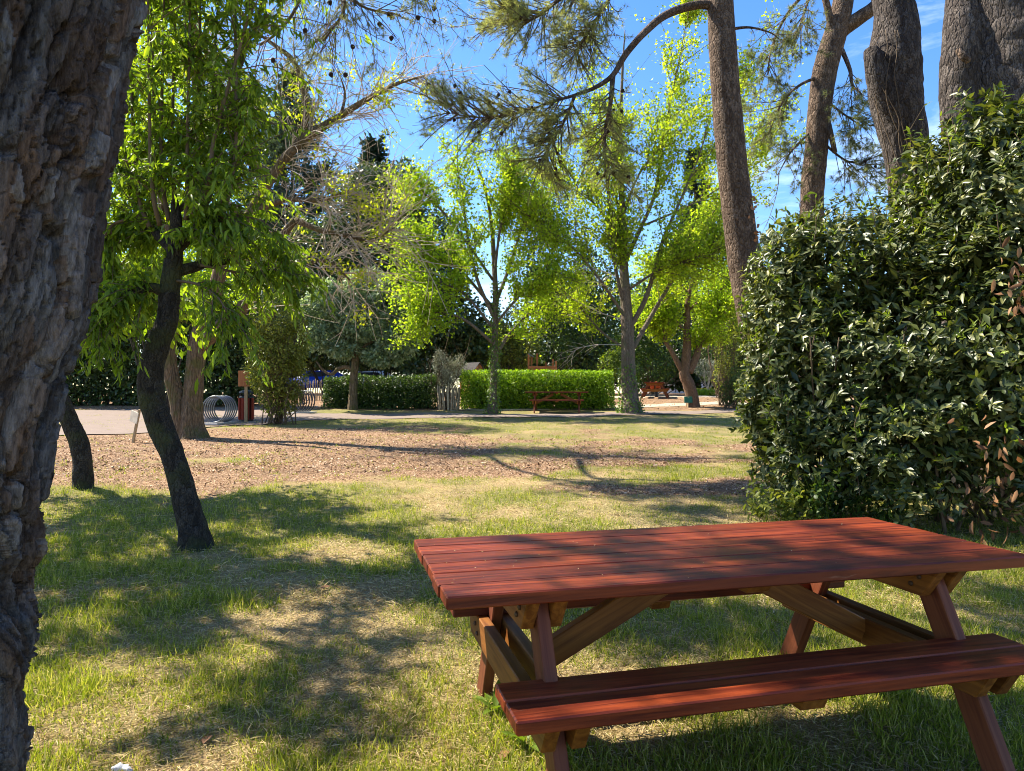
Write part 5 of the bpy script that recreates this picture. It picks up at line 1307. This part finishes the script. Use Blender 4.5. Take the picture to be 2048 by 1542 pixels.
def post_box():
    b = G(492, 846); b[2] -= .03
    t = thing('notice_post', 'pale wooden post carrying a plain brown board in front of the bin', 'sign post', tuple(b))
    board('post', 1.62, .075, .075, (0, 0, .78), (0, math.pi / 2, 0), M['post_wood'], t)
    board('sign_board', .47, .36, .04, (-.03, -.06, 1.36), (math.pi / 2, math.pi / 2, 0), M['orange_wood'], t)
post_box()

def stake_sign():
    b = G(266, 885); t = thing('stake_sign', 'small pale board on a leaning wooden stake by the path', 'sign', tuple(b))
    board('stake', .78, .06, .045, (.065, 0, .34), (0, -math.pi / 2 + .19, 0), M['post_wood'], t)
    board('sign_board', .34, .24, .02, (.045, -.04, .56), (math.radians(84), .19, math.radians(-38)), M['white_board'], t)
stake_sign()

def green_sign():
    b = G(1376, 815); t = thing('garden_sign', 'small blank green plate on a short post by the forking tree', 'sign', tuple(b))
    board('post', .42, .10, .06, (0, 0, .19), (0, math.pi / 2, 0), M['post_wood'], t)
    board('plate', .32, .25, .03, (0, -.05, .31), (math.radians(78), 0, 0), M['green_paint'], t)
green_sign()

def playhouse():
    d = 34; b = on_ground(P(946, 790, d)[0], d); z1 = P(946, 726, d)[2]; z0 = P(946, 746, d)[2]
    t = thing('playhouse', 'little wooden playhouse with a steep grey board roof', 'playhouse', tuple(b), math.radians(-52))
    hw = .42; ze = z0 - b[2]; zr = z1 - b[2]
    for s in (-1, 1): board('wall', 1.0, ze, .03, (0, s * hw, ze / 2), (math.pi / 2, 0, 0), M['orange_wood'], t)
    for s in (-1, 1):
        V = [(s * .5, -hw, 0), (s * .5, hw, 0), (s * .5, hw, ze), (s * .5, 0, zr - .03), (s * .5, -hw, ze)]; V2 = [(x - s * .03, y, z) for x, y, z in V]
        part('gable', V + V2, [np.array([(0, 1, 2, 3, 4), (5, 9, 8, 7, 6)]), np.array([(0, 5, 6, 1), (1, 6, 7, 2), (2, 7, 8, 3), (3, 8, 9, 4), (4, 9, 5, 0)])], M['orange_wood'], t, world=False)
    sl = math.hypot(hw + .08, zr - ze + .12); an = math.atan2(zr - ze + .12, hw + .08)
    for s in (-1, 1):
        for k in range(5):
            q = (k + .5) / 5
            board('roof_board', 1.16, sl / 5 * 1.08, .025, (0, s * (hw + .08) * (1 - q), ze - .12 + (zr - ze + .12) * q + .015), (-s * an, 0, 0), M['slate'], t)
playhouse()

def play_frame():
    d = 35; b = on_ground(P(1082, 790, d)[0], d); t = thing('play_frame', 'low orange timber play frame with posts behind the clipped hedge', 'play frame', tuple(b))
    X = lambda px: P(px, 700, d)[0] - b[0]; Zt = lambda py: P(1080, py, d)[2] - b[2]
    for px, top in ((1057, 708), (1063, 714), (1074, 707), (1092, 724), (1106, 718), (1112, 722)):
        board('post', Zt(top) + .1, .09, .09, (X(px), float(RNG.uniform(-.3, .3)), (Zt(top) - .1) / 2), (0, math.pi / 2, 0), M['orange_wood'], t)
    for k in range(2): board('plank', X(1112) - X(1057), .11, .03, ((X(1057) + X(1112)) / 2, -.38, Zt(740) + .12 * k), (math.pi / 2, 0, 0), M['orange_wood'], t)
    V, F = tube([b + (X(1056), -.3, Zt(708)), b + (X(1068), -.3, Zt(715))], [.03, .03], 6, 4); part('handrail', V, F, M['grey_metal'], t)
play_frame()

def spring_rider():
    d = 34.5; b = on_ground(P(1313, 790, d)[0], d); t = thing('spring_toy', 'bright orange play toy showing just above the distant table', 'play toy', tuple(b))
    H = P(1313, 764, d)[2] - b[2]
    V, F = tube([b, b + (0, 0, H * .5)], [.09, .09], 8, 6); part('spring', V, F, M['dark_metal'], t)
    V, F = tube([b + (-.26, 0, H * .55), b + (-.12, 0, H * .72), b + (.15, 0, H * .72), b + (.26, 0, H * .9)], [.07, .12, .12, .05], 10, 16); part('body', V, F, M['orange_plastic'], t, True)
    V, F = tube([b + (-.02, -.2, H * .98), b + (-.02, .2, H * .98)], [.03, .03], 6, 4); part('handle', V, F, M['orange_plastic'], t)
    V, F = tube([b + (-.26, 0, H * .6), b + (-.30, 0, H * 1.0)], [.05, .03], 8, 6); part('head', V, F, M['orange_plastic'], t, True)
M['orange_plastic'] = flat_mat('orange_plastic', (.62, .10, .02), .4, .4, 0, 6, .1, 0)
spring_rider()

# ------------------------------------------------------------------ beyond the park: house and cars
def house():
    d = 64; b = on_ground(P(1400, 790, d)[0], d); t = thing('house', 'pale plastered house glimpsed through the trees behind the forking tree', 'building', tuple(b))
    W2, H = 5.2, 6.4
    part('wall', [(-W2, 0, -.3), (W2, 0, -.3), (W2, 7, -.3), (-W2, 7, -.3), (-W2, 0, H), (W2, 0, H), (W2, 7, H), (-W2, 7, H)], [np.array([(0, 1, 5, 4), (1, 2, 6, 5), (2, 3, 7, 6), (3, 0, 4, 7), (4, 5, 6, 7)])], M['plaster'], t, world=False)
    rf = part('roof', [(-W2 - .4, -.4, H), (W2 + .4, -.4, H), (W2 + .4, 7.4, H), (-W2 - .4, 7.4, H), (-W2 - .4, 3.5, H + 1.6), (W2 + .4, 3.5, H + 1.6)], [np.array([(0, 1, 5, 4), (2, 3, 4, 5)]), np.array([(1, 2, 5), (3, 0, 4)])], M['roof_tile'], t, world=False)
    for fl in range(2):
        for k in range(4):
            x = -3.9 + k * 2.6; z = 1.4 + fl * 2.9
            w = board('window', 1.1, 1.5, .06, (x, -.02, z), (math.pi / 2, 0, 0), M['white_board'], t, bev=.01)
            board('pane', .9, 1.3, .02, (0, 0, .035), (0, 0, 0), M['glass_dark'], w, bev=.002)
M['plaster'] = flat_mat('pale_plaster', (.55, .50, .47), .9, .1, 0, 1.5, .1, .1)
M['roof_tile'] = flat_mat('clay_roof', (.30, .12, .07), .85, .1, 0, 5, .25, .3)
M['glass_dark'] = flat_mat('window_glass', (.03, .035, .045), .12, .6, 0, 2, .05, 0)
house()

def car(label, px, d, paint, rz):
    b = on_ground(P(px, 790, d)[0], d); t = thing('parked_car', label, 'car', tuple(b), math.radians(rz), 'parked cars beyond the fence')
    prof = [(-2.1, .35), (-2.15, .75), (-1.9, .95), (-1.25, 1.02), (-.75, 1.45), (.9, 1.5), (1.75, 1.05), (2.1, .95), (2.15, .4)]
    n = len(prof); V = [(x, -.85 + (.14 if z > 1.2 else 0), z) for x, z in prof] + [(x, .85 - (.14 if z > 1.2 else 0), z) for x, z in prof]
    k = np.arange(n); Q = np.stack([k, (k + 1) % n, (k + 1) % n + n, k + n], -1)
    body = part('body', V, [Q, np.array([k[::-1], k + n])], paint, t, world=False)
    for s in (-1, 1):
        part('window', [(-.95, s * .835, 1.08), (.95, s * .835, 1.08), (.8, s * .73, 1.42), (-.62, s * .73, 1.40)], [np.array([(0, 1, 2, 3)])], M['glass_dark'], t, world=False)
        for x in (-1.35, 1.35):
            V, F = tube([(x, s * .70, .32), (x, s * .88, .32)], [.32, .32], 16, 3); w = part('wheel', V, F, M['black_metal'], t, world=False)
            V, F = tube([(x, s * .87, .32), (x, s * .90, .32)], [.19, .17], 12, 3); part('rim', V, F, M['grey_metal'], w, world=False)
M['blue_paint'] = flat_mat('blue_car_paint', (.02, .06, .42), .25, .5, 0, 3, .05, 0)
M['white_paint'] = flat_mat('white_car_paint', (.7, .7, .7), .25, .5, 0, 3, .05, 0)
car('blue parked car glimpsed over the palings left of the round tree', 640, 46, M['blue_paint'], 4)
car('white parked car glimpsed behind the loose hedge', 742, 47, M['white_paint'], 3)

# ------------------------------------------------------------------ grass, straw, chips, litter
def scatter_frustum(n, d0, d1, pw=1.0, half=.78):
    u = RNG.random(n); a = 1 - pw
    y = d0 * (d1 / d0) ** u if abs(a) < 1e-3 else (d0 ** a + u * (d1 ** a - d0 ** a)) ** (1 / a)
    return RNG.uniform(-half, half, n) * y, y

def on_path(x, y):
    return (y > 15.3) & (y < 26) & (y > 15.2 + np.clip((x + 12) * .75, 0, 7.2))

def grass():
    mb = MB()
    for (n, d0, d1, k, hl, hh, w, thr) in ((17000, 1.7, 6.5, 5, .018, .05, .0036, -1.0), (9000, 5.5, 12, 6, .018, .045, .0060, -1.0), (12000, 1.7, 5.5, 9, .03, .085, .0040, .12), (12000, 4.5, 12, 8, .03, .08, .0062, .32), (9000, 10, 24, 8, .03, .055, .011, .0)):
        x, y = scatter_frustum(n, d0, d1, 1.0)
        lu = lush(x, y); mu = mulch_mask(x, y)
        keep = (RNG.random(n) < np.clip((lu - thr) * 1.5 + .26, .10, 1)) & (RNG.random(n) > mu * (.90 if d0 < 10 else .84)) & ~((d0 > 10) & on_path(x, y))
        x, y, lu = x[keep], y[keep], lu[keep]; m = len(x)
        sc = (.50 + .75 * lu) * RNG.uniform(.6, 1.25, m)
        xx = x.repeat(k) + RNG.normal(size=m * k) * .022 * (1 + .08 * y.repeat(k)); yy = y.repeat(k) + RNG.normal(size=m * k) * .022 * (1 + .08 * y.repeat(k))
        p = np.stack([xx, yy, ground_z(xx, yy) - .004], -1); N = m * k
        D = norm(rnd(N) * np.array((.42, .42, .1)) + (0, 0, 1))
        hgt = RNG.uniform(hl, hh, N) * sc.repeat(k)
        mb.add(*leaves(p, D, norm(rnd(N) * (1, 1, .2)), hgt, RNG.uniform(.7, 1.35, N) * w, T_BLADE if (d0 < 2 and hh > .06) else T_NEEDLE))
    V, F = mb.get()
    return tag(obj('grass', mesh_data('grass', V, F, [M['grass']])), 'tufted green lawn grass growing unevenly through dry straw', 'grass', kind='stuff')
grass()

def straw():
    mb = MB()
    for (n, d0, d1, ln, w) in ((70000, 1.7, 5.0, .050, .0024), (46000, 4.5, 13, .07, .0048)):
        x, y = scatter_frustum(n, d0, d1, 1.0); mu = mulch_mask(x, y); lu = lush(x, y)
        keep = (RNG.random(n) > mu * .9) & (RNG.random(n) > lu * .45); x, y = x[keep], y[keep]; m = len(x)
        p = np.stack([x, y, ground_z(x, y) + RNG.uniform(.002, .022, m)], -1)
        D = norm(rnd(m) * (1, 1, .22))
        V, F = leaves(p, D, norm(rnd(m) * .35 + (0, 0, 1)), RNG.uniform(.4, 1.3, m) * ln, w, T_QUAD); mb.add(V, F)
    V, F = mb.get()
    return tag(obj('straw', mesh_data('straw', V, F, [M['straw']])), 'dry straw thatch lying between the grass tufts', 'dry grass', kind='stuff')
straw()

def chips():
    mb = MB()
    for (n, d0, d1, s) in ((26000, 6.5, 13, .034), (30000, 11, 23, .05), (5000, 26.5, 36, .08)):
        x, y = scatter_frustum(n, d0, d1, .8); mu = mulch_mask(x, y)
        keep = (RNG.random(n) < sstep(.35, .8, mu)) & ~((y < 26) & on_path(x, y)); x, y = x[keep], y[keep]; m = len(x)
        p = np.stack([x, y, ground_z(x, y) + RNG.uniform(.003, .02, m)], -1)
        V, F = leaves(p, norm(rnd(m) * (1, 1, .3)), norm(rnd(m) * .45 + (0, 0, 1)), RNG.uniform(.5, 1.4, m) * s, RNG.uniform(.3, .7, m) * s, T_QUAD); mb.add(V, F)
    V, F = mb.get()
    return tag(obj('bark_chips', mesh_data('bark_chips', V, F, [M['chip']])), 'reddish brown bark chips strewn over the bare ground', 'mulch', kind='stuff')
chips()

def small_bits():
    # weeds with broad leaves near the bench
    for px, py, lab in ((990, 1425, 'broad-leaved weed at the near bench end'), (1048, 1490, 'small dock weed under the near bench end')):
        b = G(px, py); t = thing('weed', lab, 'weed', tuple(b), group='broad-leaved weeds')
        for k in range(9):
            a = 2 * math.pi * k / 9 + RNG.normal() * .2; D = np.array([(math.cos(a), math.sin(a), RNG.uniform(.4, 1.3))])
            V, F = leaves(np.array([b]), norm(D), np.array([(0, 0, 1.)]), RNG.uniform(.10, .17), .035, T_LONG); part('leaf', V, F, M['mid_leaf'], t)
    # crumpled clear wrapper at the bottom edge
    b = G(243, 1545); V, F = tube([b + (-.035, 0, .008), b + (-.01, .01, .014), b + (.02, 0, .012), b + (.04, -.01, .008)], [.008, .014, .013, .006], 9, 16, .9, 4, 90)
    o = obj('wrapper', mesh_data('wrapper', V - b, F, [M['wrapper']]), None, tuple(b)); tag(o, 'crumpled whitish plastic wrapper lying in the grass', 'litter')
    # fallen brown leaves
    for px, py, lab in ((1000, 1530, 'dry brown leaf on the grass below the bench end'), (640, 1182, 'dry brown leaf in the shade right of the crooked trunk'), (420, 1480, 'dry brown leaf on the sunny straw near the wrapper'), (1496, 1030, 'dry brown leaf on the mulch beyond the table top')):
        b = G(px, py); a = RNG.uniform(0, 6.28)
        V, F = leaves(np.array([(0, 0, .018)]), np.array([(math.cos(a), math.sin(a), .15)]), norm(rnd(1) * .3 + (0, 0, 1)), .075, .04, T_BROAD)
        o = obj('fallen_leaf', mesh_data('fallen_leaf', V, F, [M['dry_leaf']]), None, tuple(b)); tag(o, lab, 'leaf', 'fallen leaves on the lawn')
M['wrapper'] = leaf_mat('clear_wrapper', [(0, (.75, .76, .78)), (1, (.8, .8, .82))], .4, (1, 1, 1), .2, .6)
small_bits()

def table_crumbs():
    n = 80; ex = np.array((.97, .243)); ex = ex / np.linalg.norm(ex); ey = np.array((-ex[1], ex[0]))
    a = np.where(RNG.random(n) < .7, RNG.uniform(-1.1, -.2, n), RNG.uniform(-.2, 1.1, n)); b = RNG.uniform(-.42, .42, n)
    xy = np.array((.786, 2.85)) + a[:, None] * ex + b[:, None] * ey
    p = np.stack([xy[:, 0], xy[:, 1], np.full(n, .7535)], -1)
    V, F = leaves(p, norm(rnd(n) * (1, 1, .2)), norm(rnd(n) * .3 + (0, 0, 1)), RNG.uniform(.003, .011, n), RNG.uniform(.002, .005, n), T_QUAD)
    tag(obj('pollen_specks', mesh_data('pollen_specks', V, F, [M['straw']])), 'pale specks of pollen and husks on the table top', 'debris', kind='stuff')
table_crumbs()
